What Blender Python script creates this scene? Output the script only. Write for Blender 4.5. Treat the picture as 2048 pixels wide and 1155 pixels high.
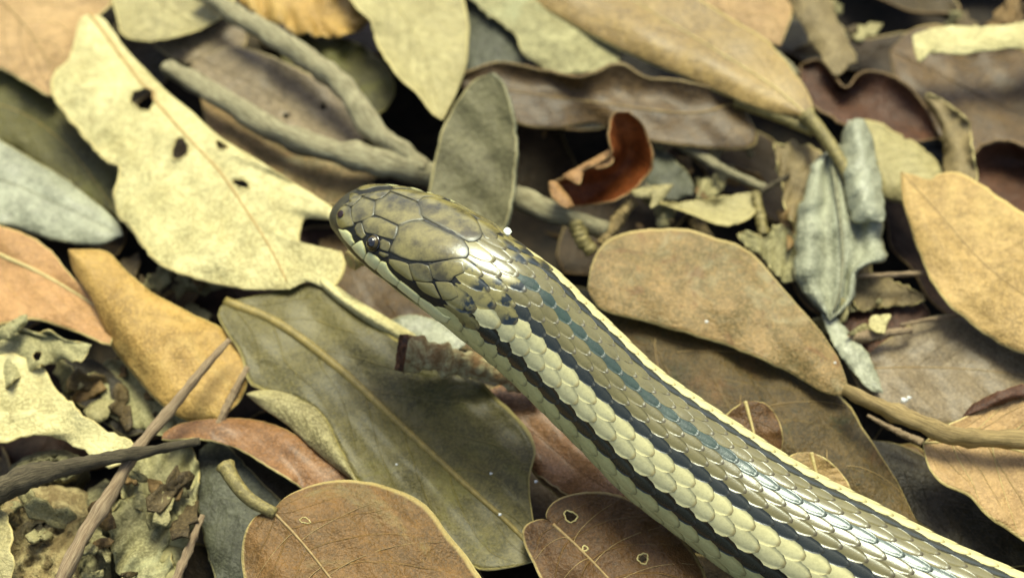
import bpy, math, random
import numpy as np
from mathutils import Vector
from mathutils.bvhtree import BVHTree

random.seed(7); rng = np.random.default_rng(7)
R = math.radians
sc = bpy.context.scene
for o in list(bpy.data.objects): bpy.data.objects.remove(o)

# ------------------------------------------------------------------ camera
PITCH, DIST, LENS = 53.0, 0.29, 50.0
TGT = np.array([0.0, 0.0, 0.012])
FWD = np.array([0.0, math.cos(R(PITCH)), -math.sin(R(PITCH))])
UPV = np.array([0.0, math.sin(R(PITCH)), math.cos(R(PITCH))])
RGT = np.array([1.0, 0.0, 0.0])
CAM = TGT - FWD * DIST
cam = bpy.data.cameras.new('camera'); cam.lens = LENS; cam.sensor_width = 36
cam.clip_start = 0.01; cam.clip_end = 100
camo = bpy.data.objects.new('camera', cam); sc.collection.objects.link(camo)
camo.location = CAM; camo.rotation_euler = (R(90 - PITCH), 0, 0)
cam.dof.use_dof = True; cam.dof.focus_distance = 0.244; cam.dof.aperture_fstop = 13.0
sc.camera = camo

# ------------------------------------------------------------------ sky, sun, exposure
SUN_EL, SUN_AZ = 63.0, 6.0          # azimuth from +y towards +x
w = bpy.data.worlds.new('World'); sc.world = w; w.use_nodes = True
nt = w.node_tree
sky = nt.nodes.new('ShaderNodeTexSky'); sky.sky_type = 'NISHITA'; sky.sun_disc = False
sky.sun_elevation = R(SUN_EL); sky.sun_rotation = R(SUN_AZ)
sky.dust_density = 4.0; sky.ozone_density = 0.4; sky.air_density = 1.0
bg = nt.nodes['Background']; bg.inputs['Strength'].default_value = 0.115
nt.links.new(sky.outputs[0], bg.inputs[0])
sun = bpy.data.lights.new('sun', 'SUN'); sun.energy = 3.0; sun.angle = R(28); sun.color = (0.97, 1.0, 0.76)
so = bpy.data.objects.new('sun', sun); sc.collection.objects.link(so)
sd = Vector((math.sin(R(SUN_AZ)) * math.cos(R(SUN_EL)), math.cos(R(SUN_AZ)) * math.cos(R(SUN_EL)), math.sin(R(SUN_EL))))
so.rotation_euler = sd.to_track_quat('Z', 'Y').to_euler(); so.location = sd * 3
sc.view_settings.view_transform = 'Standard'; sc.view_settings.look = 'None'
sc.view_settings.gamma = 1.0; sc.view_settings.use_curve_mapping = False
sc.view_settings.exposure = 0.80

# ------------------------------------------------------------------ helpers
COL = sc.collection
def ray(px, py):
    x = (px - 1024) / 2048 * 36; y = (577.5 - py) / 2048 * 36
    d = FWD * LENS + RGT * x + UPV * y
    return d / np.linalg.norm(d)
def un(px, py, z):                    # photo pixel -> point at height z (metres)
    d = ray(px, py); return CAM + d * ((z - CAM[2]) / d[2])
def lin(c):
    return tuple(((v / 255) / 12.92 if v / 255 <= 0.04045 else ((v / 255 + 0.055) / 1.055) ** 2.4) for v in c)
def rs(pts, n, closed=False, smooth=True):       # resample a polyline through a Catmull-Rom spline
    p = np.array(pts, float)
    if smooth and len(p) > 2:
        q = np.vstack([p[-1:], p, p[:2]]) if closed else np.vstack([2 * p[0] - p[1], p, 2 * p[-1] - p[-2]])
        out = []
        for i in range(1, len(q) - 2):
            a, b, c, d = q[i - 1], q[i], q[i + 1], q[i + 2]
            for t in np.linspace(0, 1, 8, endpoint=False):
                out.append(0.5 * (2 * b + (c - a) * t + (2 * a - 5 * b + 4 * c - d) * t * t + (3 * b - a - 3 * c + d) * t ** 3))
        if not closed: out.append(q[-2])
        p = np.array(out)
    if closed: p = np.vstack([p, p[:1]])
    s = np.concatenate([[0], np.cumsum(np.linalg.norm(np.diff(p[:, :2], axis=0), axis=1))])
    u = np.linspace(0, s[-1], n + 1 if closed else n)
    if closed: u = u[:-1]
    return np.stack([np.interp(u, s, p[:, k]) for k in range(p.shape[1])], 1)
def wob(x, seed, octv=3):             # smooth 1-D noise
    r = np.random.default_rng(seed); y = np.zeros_like(np.asarray(x, float))
    for o in range(octv):
        f = 2 ** o; y = y + np.sin(np.asarray(x) * f * r.uniform(4, 8) + r.uniform(0, 7)) / f
    return y / 1.7
def tag(o, label, cat, group=None):
    o['label'] = label; o['category'] = cat
    if group: o['group'] = group
    return o
def empty(name, loc, label, cat, group=None):
    o = bpy.data.objects.new(name, None); o.empty_display_size = 0.005; COL.objects.link(o); o.location = tuple(loc)
    return tag(o, label, cat, group)
def mesh(name, V, F, mats, parent=None, uv=None, midx=None, origin=None, smooth=True):
    V = np.asarray(V, float)
    if origin is None:
        o_ = parent
        origin = np.zeros(3)
        while o_ is not None: origin = origin + np.array(o_.location); o_ = o_.parent
        rel = np.zeros(3)
    else:
        rel = np.array(origin, float)
    me = bpy.data.meshes.new(name); me.from_pydata((V - origin).tolist(), [], F)
    for m in (mats if isinstance(mats, (list, tuple)) else [mats]): me.materials.append(m)
    if uv is not None:
        L = me.uv_layers.new(name='UVMap'); vi = np.zeros(len(me.loops), int); me.loops.foreach_get('vertex_index', vi)
        L.data.foreach_set('uv', np.asarray(uv, float)[vi].ravel())
    if midx is not None: me.polygons.foreach_set('material_index', np.asarray(midx, int))
    if smooth: me.polygons.foreach_set('use_smooth', np.ones(len(me.polygons), bool))
    me.update()
    o = bpy.data.objects.new(name, me); COL.objects.link(o); o.location = tuple(rel)
    if parent is not None: o.parent = parent
    return o

# ------------------------------------------------------------------ materials
class N:
    def __init__(s, name):
        s.m = bpy.data.materials.new(name); s.m.use_nodes = True; s.t = s.m.node_tree
        s.b = s.t.nodes['Principled BSDF']
    def n(s, typ, **kw):
        x = s.t.nodes.new('ShaderNode' + typ)
        for k, v in kw.items(): setattr(x, k, v)
        return x
    def set(s, sock, v):
        if hasattr(v, 'node'): s.t.links.new(v, sock)
        else: sock.default_value = v
    def math(s, op, a, b=None, c=None, clamp=False):
        x = s.n('Math', operation=op, use_clamp=clamp); s.set(x.inputs[0], a)
        if b is not None: s.set(x.inputs[1], b)
        if c is not None: s.set(x.inputs[2], c)
        return x.outputs[0]
    def mix(s, f, a, b, blend='MIX'):
        x = s.n('Mix', data_type='RGBA', blend_type=blend); s.set(x.inputs[0], f)
        for q, v in ((6, a), (7, b)):
            s.set(x.inputs[q], v if hasattr(v, 'node') else (*v, 1))
        return x.outputs[2]
    def noise(s, vec, scale, detail=4, rough=0.55, dist=0.0):
        x = s.n('TexNoise'); s.set(x.inputs['Vector'], vec); x.inputs['Scale'].default_value = scale
        x.inputs['Detail'].default_value = detail; x.inputs['Roughness'].default_value = rough; x.inputs['Distortion'].default_value = dist
        return x.outputs[0]
    def ramp(s, f, lo, hi):
        x = s.n('MapRange', interpolation_type='SMOOTHSTEP'); s.set(x.inputs[0], f); x.inputs[1].default_value = lo; x.inputs[2].default_value = hi
        return x.outputs[0]
    def bump(s, h, strength, dist=0.0005):
        x = s.n('Bump'); s.set(x.inputs['Height'], h); x.inputs['Strength'].default_value = strength; x.inputs['Distance'].default_value = dist
        s.t.links.new(x.outputs[0], s.b.inputs['Normal'])

ALB = 0.80
def shade(c, k=1.0): return tuple(min(0.85, v * k * ALB * g) for v, g in zip(lin(c), (0.98, 1.0, 0.90)))
_lm = {}
def leafmat(c1, c2=None, vein=None, rough=0.45, spots=0.0, spotc=(60, 45, 25), patch=0.0, patchc=(190, 175, 130), nv=9, vs=0.5, back=None, edge=None, coat=0.0):
    key = (c1, c2, vein, rough, spots, spotc, patch, patchc, nv, vs, edge, coat)
    if key in _lm: return _lm[key]
    c2 = c2 or tuple(int(v * 0.7) for v in c1); vein = vein or tuple(min(255, int(v * 1.22)) for v in c1)
    k = N('dry leaf'); oi = k.n('ObjectInfo')
    tc = k.n('TexCoord'); co = k.n('VectorMath', operation='ADD'); k.set(co.inputs[0], tc.outputs['Object'])
    sv = k.n('VectorMath', operation='SCALE'); k.set(sv.inputs[0], oi.outputs['Location']); sv.inputs[3].default_value = 3.7
    k.set(co.inputs[1], sv.outputs[0]); P = co.outputs[0]
    sp = k.n('SeparateXYZ'); k.set(sp.inputs[0], tc.outputs['UV']); u = sp.outputs[0]
    v = k.math('MULTIPLY_ADD', sp.outputs[1], 2.0, -1.0); av = k.math('ABSOLUTE', v)
    n1 = k.noise(P, 75, 6, 0.62, 0.6); n2 = k.noise(P, 420, 5, 0.65); n3 = k.noise(P, 1900, 3, 0.6)
    col = k.mix(k.ramp(n1, 0.34, 0.68), shade(c2), shade(c1))
    col = k.mix(k.math('MULTIPLY', k.ramp(n2, 0.40, 0.62), 0.7), col, shade(c2, 0.66))
    n0 = k.noise(P, 28, 3, 0.5, 0.8); col = k.mix(k.math('MULTIPLY', k.ramp(n0, 0.42, 0.62), 0.35), col, shade(c1, 1.25))
    n7 = k.noise(P, 40, 6, 0.7, 1.5); col = k.mix(k.math('MULTIPLY', k.ramp(n7, 0.50, 0.70), 0.45), col, shade(tuple(a * b for a, b in zip(c2, (0.86, 0.86, 0.80)))))
    col = k.mix(k.math('MULTIPLY', k.ramp(n3, 0.44, 0.64), 0.5), col, shade(c1, 1.35))
    if patch > 0:
        n5 = k.noise(P, 48, 7, 0.72, 1.2)
        col = k.mix(k.math('MULTIPLY', k.ramp(n5, 0.52, 0.66), patch), col, shade(patchc))
    if spots > 0:
        n4 = k.noise(P, 170, 6, 0.75, 0.5)
        col = k.mix(k.math('MULTIPLY', k.ramp(n4, 0.55, 0.66), spots), col, shade(spotc))
        n6 = k.noise(P, 900, 2, 0.5)
        col = k.mix(k.math('MULTIPLY', k.ramp(n6, 0.66, 0.72), spots), col, shade(spotc, 0.7))
    # side veins
    wv = k.math('MULTIPLY_ADD', n1, 0.35, k.math('MULTIPLY_ADD', u, float(nv), k.math('MULTIPLY', k.math('POWER', av, 1.25), -nv * 0.32)))
    pp = k.math('PINGPONG', wv, 0.5)
    ln = k.math('SUBTRACT', 1.0, k.ramp(pp, 0.0, 0.045)); ln = k.math('MULTIPLY', ln, k.ramp(av, 1.0, 0.55))
    vo = k.n('TexVoronoi', feature='DISTANCE_TO_EDGE'); k.set(vo.inputs['Vector'], P); vo.inputs['Scale'].default_value = 520
    net = k.math('SUBTRACT', 1.0, k.ramp(vo.outputs['Distance'], 0.0, 0.12))
    vf = k.math('ADD', k.math('MULTIPLY', ln, vs), k.math('MULTIPLY', net, 0.08 * min(1, vs * 2)))
    col = k.mix(k.math('MULTIPLY', vf, 0.75, clamp=True), col, shade(vein))
    # paler margin
    mg = k.ramp(k.math('ADD', av, k.math('MULTIPLY', n2, 0.03)), 0.965, 1.0)
    col = k.mix(k.math('MULTIPLY', mg, 0.75), col, shade(edge or tuple((a + b) / 2 for a, b in zip(vein, (226, 208, 146))), 1.1))
    k.set(k.b.inputs['Base Color'], col)
    k.set(k.b.inputs['Roughness'], k.math('ADD', rough - 0.12, k.math('MULTIPLY', n2, 0.25)))
    k.b.inputs['Specular IOR Level'].default_value = 0.22; k.b.inputs['Coat Weight'].default_value = coat; k.b.inputs['Coat Roughness'].default_value = 0.25
    h = k.math('ADD', k.math('MULTIPLY', n2, 0.6), k.math('ADD', k.math('MULTIPLY', n3, 0.22), k.math('ADD', k.math('MULTIPLY', ln, 0.5 * vs), k.math('MULTIPLY', n1, 1.6))))
    wr = k.n('TexVoronoi', feature='DISTANCE_TO_EDGE'); k.set(wr.inputs['Vector'], P); wr.inputs['Scale'].default_value = 150; wr.inputs['Randomness'].default_value = 1.0
    h = k.math('ADD', h, k.math('MULTIPLY', k.ramp(wr.outputs['Distance'], 0.0, 0.5), -0.05))
    h = k.math('ADD', h, k.math('MULTIPLY', net, 0.03))
    k.bump(h, 1.0, 0.0008)
    _lm[key] = k.m; return k.m
def plainmat(name, c, c2=None, scale=400, rough=0.6, bump=0.4, stretch=None, spec=0.4):
    k = N(name); tc = k.n('TexCoord'); P = tc.outputs['Object']
    if stretch:
        mp = k.n('Mapping'); k.set(mp.inputs[0], tc.outputs['UV']); mp.inputs['Scale'].default_value = stretch; P = mp.outputs[0]
    c2 = c2 or tuple(int(v * 0.6) for v in c)
    a = k.noise(P, scale, 6, 0.65, 0.4); b = k.noise(P, scale * 4.3, 4, 0.6)
    col = k.mix(k.ramp(a, 0.35, 0.68), shade(c2), shade(c)); col = k.mix(k.math('MULTIPLY', k.ramp(b, 0.48, 0.68), 0.5), col, shade(c2, 0.72))
    k.set(k.b.inputs['Base Color'], col); k.b.inputs['Roughness'].default_value = rough; k.b.inputs['Specular IOR Level'].default_value = spec
    k.bump(k.math('ADD', a, k.math('MULTIPLY', b, 0.5)), bump, 0.0008)
    return k.m

# ------------------------------------------------------------------ ground
gm = plainmat('dark forest soil', (62, 50, 34), (28, 22, 15), 90, 0.9, 1.0)
g = 60; xs = np.linspace(-1, 1, g); gx = np.sign(xs) * np.abs(xs) ** 2.2 * 25
GV = []; GF = []
for j in range(g):
    for i in range(g):
        x, y = gx[i], gx[j]
        GV.append((x, y, -0.016 + 0.003 * math.sin(x * 60) * math.sin(y * 47 + 1) + 0.06 * min(1, (x * x + y * y) / 30) * math.sin(x * 0.7 + y)))
for j in range(g - 1):
    for i in range(g - 1):
        a = j * g + i; GF.append((a, a + 1, a + g + 1, a + g))
go = mesh('ground', GV, GF, gm); go['kind'] = 'structure'

# ------------------------------------------------------------------ builders
def tube(path, rad, seg=9, bumpy=0.0, seed=0, cap=True):
    path = np.array(path, float); n = len(path); T = np.gradient(path, axis=0); T /= np.linalg.norm(T, axis=1)[:, None]
    V = []; F = []; UV = []; r = np.random.default_rng(seed)
    ref = np.array([0, 0, 1.0]); L = np.concatenate([[0], np.cumsum(np.linalg.norm(np.diff(path, axis=0), axis=1))])
    ph = r.uniform(0, 6, 4)
    for i in range(n):
        a = np.cross(T[i], ref); a /= np.linalg.norm(a) + 1e-9; b = np.cross(a, T[i])
        for j in range(seg):
            th = 2 * math.pi * j / seg; k = 1.0
            if bumpy: k += bumpy * (math.sin(3 * th + ph[0] + i * 0.31) * 0.5 + math.sin(2 * th - i * 0.83 + ph[1]) * 0.4 + math.sin(i * 1.7 + ph[2]) * 0.35 + r.uniform(-0.5, 0.5) * 0.6)
            V.append(path[i] + (a * math.cos(th) + b * math.sin(th)) * rad[i] * k); UV.append((L[i] * 20, j / seg))
    for i in range(n - 1):
        for j in range(seg):
            j2 = (j + 1) % seg; F.append((i * seg + j, i * seg + j2, (i + 1) * seg + j2, (i + 1) * seg + j))
    if cap:
        for i, s in ((0, -1), (n - 1, 1)):
            c = len(V); V.append(path[i] + T[i] * s * rad[i] * 0.15); UV.append((L[i] * 20, 0.5))
            for j in range(seg):
                f = (i * seg + j, i * seg + (j + 1) % seg, c); F.append(f if s > 0 else f[::-1])
    return V, F, UV
def pxr(p):                           # metres per photo pixel at a world point
    return np.linalg.norm(np.array(p) - CAM) * 36 / LENS / 2048

NA = 40
leafid = [0]
def leaf(name, label, M, L, Rt, z, mat, cat='leaf', cl=0.0, cr=0.0, bul=0.0, wav=1.0, holes=(), pet=None, pr=6, veins=0, rag=1.5,
         mid=4.5, midc=None, group=None, rim=None, th=0.0005, fold=None, na=NA, NC=9, cru=0.45, marg=0.95, ring=None, into=None, waves=0.0, pz=None):
    """midrib, left and right outline in photo pixels; heights in mm"""
    leafid[0] += 1; sd = leafid[0] * 13
    full = lambda E: [tuple(M[0])[:2] + (0,)] + [(e[0], e[1], e[2] if len(e) > 2 else 0) for e in E] + [tuple(M[-1])[:2] + (0,)]
    Mz = [(m[0], m[1], m[2] if len(m) > 2 else 0) for m in M]
    t = np.linspace(0, 1, na); m = rs(Mz, na)
    e0, e1 = rs(full(L), na), rs(full(Rt), na)
    env = np.sin(np.pi * t) ** 0.5
    if rag:
        for e, s in ((e0, 1), (e1, 2)):
            r = np.random.default_rng(sd + s)
            d = e[:, :2] - m[:, :2]; d /= np.linalg.norm(d, axis=1)[:, None] + 1e-6
            e[:, :2] += d * (r.normal(0, rag * 0.55, na) + rag * wob(t * 4, sd + s + 5))[:, None] * env[:, None]
    zm = z[0] + (z[-1] - z[0]) * t if len(z) == 2 else np.interp(t, np.linspace(0, 1, len(z)), z)
    zm = zm + m[:, 2]
    sa = np.concatenate([-np.linspace(1, 0, NC + 1)[:-1] ** 0.85, np.linspace(0, 1, NC + 1) ** 0.85])
    nc = len(sa); PX = np.zeros((na, nc, 2)); Z = np.zeros((na, nc)); UV = np.zeros((na, nc, 2))
    w1, w2 = wob(t * 2.2, sd + 7), wob(t * 2.2 + 3, sd + 8)
    for j, s in enumerate(sa):
        e, c, ww = (e0, cl, w1) if s < 0 else (e1, cr, w2); a = abs(s)
        PX[:, j] = m[:, :2] * (1 - a) + e[:, :2] * a
        Z[:, j] = zm + (c * env + e[:, 2]) * a ** 1.8 + (bul * 0.9 * math.cos(math.pi * a / 2) if not mid else bul * 0.4 * math.sin(math.pi * a)) * env + wav * ww * a ** 1.5 * env
        if fold: Z[:, j] += fold * math.cos(a * math.pi * 2.6 + (0.6 if s < 0 else 0)) * env
        if waves: Z[:, j] += waves * np.sin(t * 34 + a * 5 * np.sign(s) + sd) * a ** 0.7 * env
        Z[:, j] += cru * (np.sin(PX[:, j, 0] * 0.031 + sd) * np.sin(PX[:, j, 1] * 0.037 + sd * 2) + 0.6 * np.sin(PX[:, j, 0] * 0.063 - PX[:, j, 1] * 0.052 + sd)) * env
        UV[:, j, 0] = t; UV[:, j, 1] = s * 0.5 + 0.5
    PXf = PX.reshape(-1, 2); Zf = Z.ravel(); dead = np.zeros(len(PXf), bool)
    for (hx, hy, hr) in holes:
        hr2 = hr if isinstance(hr, tuple) else (hr, hr, 0)
        ca, sa_ = math.cos(R(hr2[2])), math.sin(R(hr2[2]))
        d = PXf - (hx, hy); q = np.stack([(d[:, 0] * ca + d[:, 1] * sa_) / hr2[0], (-d[:, 0] * sa_ + d[:, 1] * ca) / hr2[1]], 1)
        rr = np.linalg.norm(q, axis=1); ang = np.arctan2(q[:, 1], q[:, 0]); edge = 1 + 0.12 * np.sin(3 * ang + hx) + 0.07 * np.sin(7 * ang)
        ins = rr < edge; dead |= ins
        near = (rr >= edge) & (rr < edge * 1.45) | ins
        k = (edge / np.maximum(rr, 1e-3)); k[~near] = 1; k[ins] = (edge / np.maximum(rr, 0.25))[ins]
        qn = q * k[:, None]
        sn = ins
        PXf[sn] = np.stack([qn[sn, 0] * hr2[0] * ca - qn[sn, 1] * hr2[1] * sa_ + hx, qn[sn, 0] * hr2[0] * sa_ + qn[sn, 1] * hr2[1] * ca + hy], 1)
    V = np.array([un(PXf[i, 0], PXf[i, 1], Zf[i] / 1000) for i in range(len(PXf))])
    F = []
    for i in range(na - 1):
        for j in range(nc - 1):
            f = (i * nc + j, i * nc + j + 1, (i + 1) * nc + j + 1, (i + 1) * nc + j)
            if sum(dead[list(f)]) >= 3: continue
            F.append(f)
    base = V[NC].copy(); root = into or empty(name, base, label, cat, group)
    b = mesh(name if into else 'blade', V, F, [mat, rim or mat], root, UV.reshape(-1, 2))
    sol = b.modifiers.new('thickness', 'SOLIDIFY'); sol.thickness = th * 0.75; sol.offset = 0; sol.material_offset_rim = 1
    # upward normals for veins
    Vg = V.reshape(na, nc, 3)
    mc = midc or mat
    def lift(p, k):                   # raise a point towards the upper side of the blade
        return p + np.array([0, 0, 1.0]) * k
    if mid:
        kk = slice(0, na - 2); P = Vg[kk, NC]; rd = np.linspace(1, 0.35, len(P)) * mid * pxr(base) * 0.62
        v, f, uvv = tube([lift(p, th * 0.5 - r_ * 0.25) for p, r_ in zip(P, rd)], rd, 6)
        mesh('midrib', v, f, mc, root, np.array(uvv) * 0 + (0.5, 0.5))
    if marg:                          # pale thickened margin
        ed = np.concatenate([Vg[:, 0], Vg[-2::-1, -1]]); ed = ed[::1]
        keep = [0] + [i for i in range(1, len(ed)) if np.linalg.norm(ed[i] - ed[i - 1]) > 1e-5]; ed = ed[keep]
        v, f, uvv = tube(ed, np.full(len(ed), marg * pxr(base)) * (1 + 0.25 * wob(np.linspace(0, 9, len(ed)), sd)), 5, cap=False)
        mesh('margin', v, f, rim or mat, root, np.array(uvv) * 0 + (0.5, 0.999))
    for (hx, hy, hr) in (holes if ring else ()):
        h3 = hr if isinstance(hr, tuple) else (hr, hr, 0); ca, sa_ = math.cos(R(h3[2])), math.sin(R(h3[2])); P = []
        k0 = int(np.argmin(((PXf - (hx + h3[0] * 1.5, hy)) ** 2).sum(1))); zz = Zf[k0]
        for th_ in np.linspace(0, 2 * math.pi, 25):
            e_ = 1.04 + 0.12 * math.sin(3 * th_ + hx) + 0.07 * math.sin(7 * th_); a_, b_ = math.cos(th_) * h3[0] * e_, math.sin(th_) * h3[1] * e_
            x_, y_ = hx + a_ * ca - b_ * sa_, hy + a_ * sa_ + b_ * ca; kk_ = int(np.argmin(((PXf - (x_, y_)) ** 2).sum(1))); P.append(un(x_, y_, Zf[kk_] / 1000 + th * 0.5))
        v, f, uvv = tube(P, np.full(25, ring * pxr(base)) * (1 + 0.3 * wob(np.linspace(0, 6, 25), 3)), 5, cap=False)
        mesh('hole_rim', v, f, rim or mat, root)
    for q in range(veins):
        for sgn in (-1, 1):
            t0 = (q + 0.7 + (0.25 if sgn > 0 else 0)) / (veins + 0.9); P = []
            for a in np.linspace(0.0, 0.93, 9):
                tt = min(0.985, t0 + a ** 1.3 * 0.17) * (na - 1); i0 = int(tt); fr = tt - i0; i1 = min(na - 1, i0 + 1)
                jj = NC + sgn * (a ** (1 / 0.85)) * NC; j0 = int(math.floor(jj)); fj = jj - j0; j1 = min(nc - 1, j0 + 1)
                p = (Vg[i0, j0] * (1 - fj) + Vg[i0, j1] * fj) * (1 - fr) + (Vg[i1, j0] * (1 - fj) + Vg[i1, j1] * fj) * fr
                P.append(p)
            rd = np.linspace(1, 0.4, 9) * 2.4 * pxr(base) * 0.5
            v, f, uvv = tube([lift(p, th * 0.5 - 0.00002) for p in P], rd, 4, cap=False)
            mesh('side_vein', v, f, mc, root, np.array(uvv) * 0 + (0.5, 0.5))
    if pet:
        pp = rs([(base_px[0], base_px[1], (base_px[2] if len(base_px) > 2 else z[0])) for base_px in pet], 14)
        P = [un(a, b_, c / 1000) for a, b_, c in pp]; rd = np.linspace(1.15, 0.85, 14) * pr * pxr(base)
        rd[0] *= 1.25
        v, f, uvv = tube(P, rd, 8, 0.05, sd)
        mesh('petiole', v, f, pz or mc, root, np.array(uvv) * (0.3, 0) + (0, 0.5))
    return root

def stick(name, label, path, mat, cat='twig', rad=(10, 10), bumpy=0.17, seg=14, n=48, ends=None, knots=(), parts=()):
    """path of (px, py, height mm); radius in photo pixels"""
    leafid[0] += 1
    pp = rs(path, n); P = [un(a, b, c / 1000) for a, b, c in pp]; rr = np.interp(np.linspace(0, 1, n), np.linspace(0, 1, len(rad)), rad)
    rr = rr * (1 + 0.09 * wob(np.linspace(0, 5, n), leafid[0] + 3)) * (1 + 0.16 * np.exp(-((np.linspace(0, 1, n) - 0.3 - 0.07 * (leafid[0] % 5)) / 0.025) ** 2))
    for kt, ka in knots: rr = rr * (1 + ka * np.exp(-((np.linspace(0, 1, n) - kt) / 0.018) ** 2))
    rd = np.array([r_ * pxr(p) for r_, p in zip(rr, P)])
    v, f, uv = tube(P, rd, seg, bumpy, leafid[0])
    base = np.array(P[0]) - (0, 0, rd[0])
    if not ends:
        o = mesh(name, v, f, mat, None, np.array(uv) * (1, 1), origin=base)
        return tag(o, label, cat)
    root = empty(name, base, label, cat); mesh('stem', v, f, mat, root, uv)
    for (i, k, em) in ends:           # broken end: a ragged disc proud of the cut
        T = np.array(P[i]) - np.array(P[1 if i == 0 else -2]); T /= np.linalg.norm(T); a = np.cross(T, (0, 0, 1)); a /= np.linalg.norm(a); b = np.cross(a, T)
        vv = []; ff = []; r = np.random.default_rng(5)
        for q, kr in enumerate((0.97, 0.9, 0.55, 0.15)):
            for j in range(14):
                th = j / 14 * 6.283; vv.append(np.array(P[i]) + (a * math.cos(th) + b * math.sin(th)) * rd[i] * kr + T * rd[i] * (0.02 + k * (q > 0) * r.uniform(0.05, 0.5)))
        for q in range(3):
            for j in range(14): ff.append((q * 14 + j, q * 14 + (j + 1) % 14, (q + 1) * 14 + (j + 1) % 14, (q + 1) * 14 + j))
        ff.append(tuple(range(42, 56))); mesh('broken_end', vv, ff, em, root, smooth=False)
    return root

# ------------------------------------------------------------------ snake
# silhouette pairs (far edge, near edge) in photo pixels, centre height in mm
ST = [((674,411),(673,418),40.5),((677,402),(670,433),40.6),((684,392),(671,447),40.8),((697,382),(675,459),41),((715,375),(681,467),41.2),((755,369),(702,494),41.6),((800,371),(734,526),42),((845,380),(770,556),42.4),
      ((890,395),(792,574),42.8),((930,415),(827,603),43),((975,440),(858,627),43),((1026,476),(903,661),42.4),((1068,507),(931,684),41.2),
      ((1120,546),(969,716),39),((1172,598),(1019,759),36.2),((1233,656),(1079,818),33.0),((1312,732),(1157,895),29),((1403,798),(1246,986),25),
      ((1509,868),(1361,1075),21.8),((1634,946),(1492,1169),20.2),((1768,1013),(1636,1252),19.8),((1888,1075),(1758,1320),19.8),((2048,1146),(1920,1395),19.8),
      ((2220,1220),(2095,1472),19.6),((2420,1310),(2300,1560),19.4),((2650,1420),(2540,1660),19.2)]
def bl(a, b, x): x = min(1, max(0, x)); x = x * x * (3 - 2 * x); return a + (b - a) * x
def section(th, hd):                  # unit cross-section (side, up); hd = 1 on the head, 0 on the body
    x, y = math.sin(th), math.cos(th)
    yb = y if y > -0.55 else -0.55 + (y + 0.55) * 0.45
    p = 2 / 2.5
    xh = math.copysign(abs(x) ** p, x); yh = math.copysign(abs(y) ** p, y) * (0.74 if y > 0 else 0.50)
    return np.array([x * (1 - hd) + xh * hd, yb * (1 - hd) + yh * hd])
NTH = 96
TH = np.linspace(-math.pi, math.pi, NTH, endpoint=False)
ROLL = R(0.0)
keyc = []
for U, Lo, z in ST:
    m = ((U[0] + Lo[0]) / 2, (U[1] + Lo[1]) / 2); keyc.append(un(m[0], m[1], z / 1000))
keyc = np.array(keyc); ax = np.gradient(keyc, axis=0); ax /= np.linalg.norm(ax, axis=1)[:, None]
ax[:4] = ax[5]
keyr = []; keyn = []
nk = len(ST)
for i, (U, Lo, z) in enumerate(ST):
    T = ax[i]; side = np.cross(T, (0, 0, 1)); side /= np.linalg.norm(side); up = np.cross(side, T)
    if side[1] > 0: side = -side
    hd = bl(1, 0, (i - 8) / 5)
    d = keyc[i] - CAM; D = np.linalg.norm(d); d /= D
    e = np.cross(T, d); e /= np.linalg.norm(e)
    S = np.array([section(t, hd) for t in TH]); pr_ = S[:, 0] * (side @ e) + S[:, 1] * (up @ e)
    ru, rl = ray(*U), ray(*Lo); wdt = D * math.acos(min(1, ru @ rl)); r_ = wdt / (pr_.max() - pr_.min())
    # centre shift so that both silhouettes hit the photo edges
    if ((rl - ru) @ e) < 0: mid_ = -(pr_.max() + pr_.min()) / 2 * r_
    else: mid_ = -(pr_.max() + pr_.min()) / 2 * r_
    keyc[i] = keyc[i] + e * mid_
    keyr.append(r_); keyn.append(hd)
keyr = np.array(keyr)
sk = np.concatenate([[0], np.cumsum(np.linalg.norm(np.diff(keyc, axis=0), axis=1))]); SLEN = sk[-1]
NS = 420
ss = np.concatenate([np.linspace(0, 0.03, 120, endpoint=False), np.linspace(0.03, SLEN, NS - 120)])
def cr(x, xp, fp):                    # monotone-ish smooth interpolation
    fp = np.asarray(fp, float); m = np.gradient(fp, xp, axis=0); i = np.clip(np.searchsorted(xp, x) - 1, 0, len(xp) - 2)
    h = xp[i + 1] - xp[i]; t = (x - xp[i]) / h
    sh = (slice(None),) + (None,) * (fp.ndim - 1); t, h = t[sh], h[sh]
    return (2 * t**3 - 3 * t**2 + 1) * fp[i] + (t**3 - 2 * t**2 + t) * h * m[i] + (-2 * t**3 + 3 * t**2) * fp[i + 1] + (t**3 - t**2) * h * m[i + 1]
cs = cr(ss, sk, keyc); rr_ = np.maximum(cr(ss, sk, keyr), 2e-4); hs = np.interp(ss, sk, keyn)
AX = np.gradient(cs, ss, axis=0); AX /= np.linalg.norm(AX, axis=1)[:, None]
ihead = np.searchsorted(ss, sk[5]); AX[:ihead] = AX[ihead]
SV = np.zeros((NS, NTH, 3))
for i in range(NS):
    side = np.cross(AX[i], (0, 0, 1)); side /= np.linalg.norm(side); up = np.cross(side, AX[i])
    if side[1] > 0: side = -side
    for j, t in enumerate(TH):
        q = section(t, hs[i]) * rr_[i]; SV[i, j] = cs[i] + side * q[0] + up * q[1]
DS = np.gradient(SV, ss, axis=0); DT = (np.roll(SV, -1, 1) - np.roll(SV, 1, 1)) / (2 * (TH[1] - TH[0]))
SN = np.cross(DT, DS); SN /= np.linalg.norm(SN, axis=2)[:, :, None] + 1e-12
if (SN[200, NTH // 2] @ (0, 0, 1)) < 0: SN = -SN
SN[0] = -AX[0]
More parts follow.
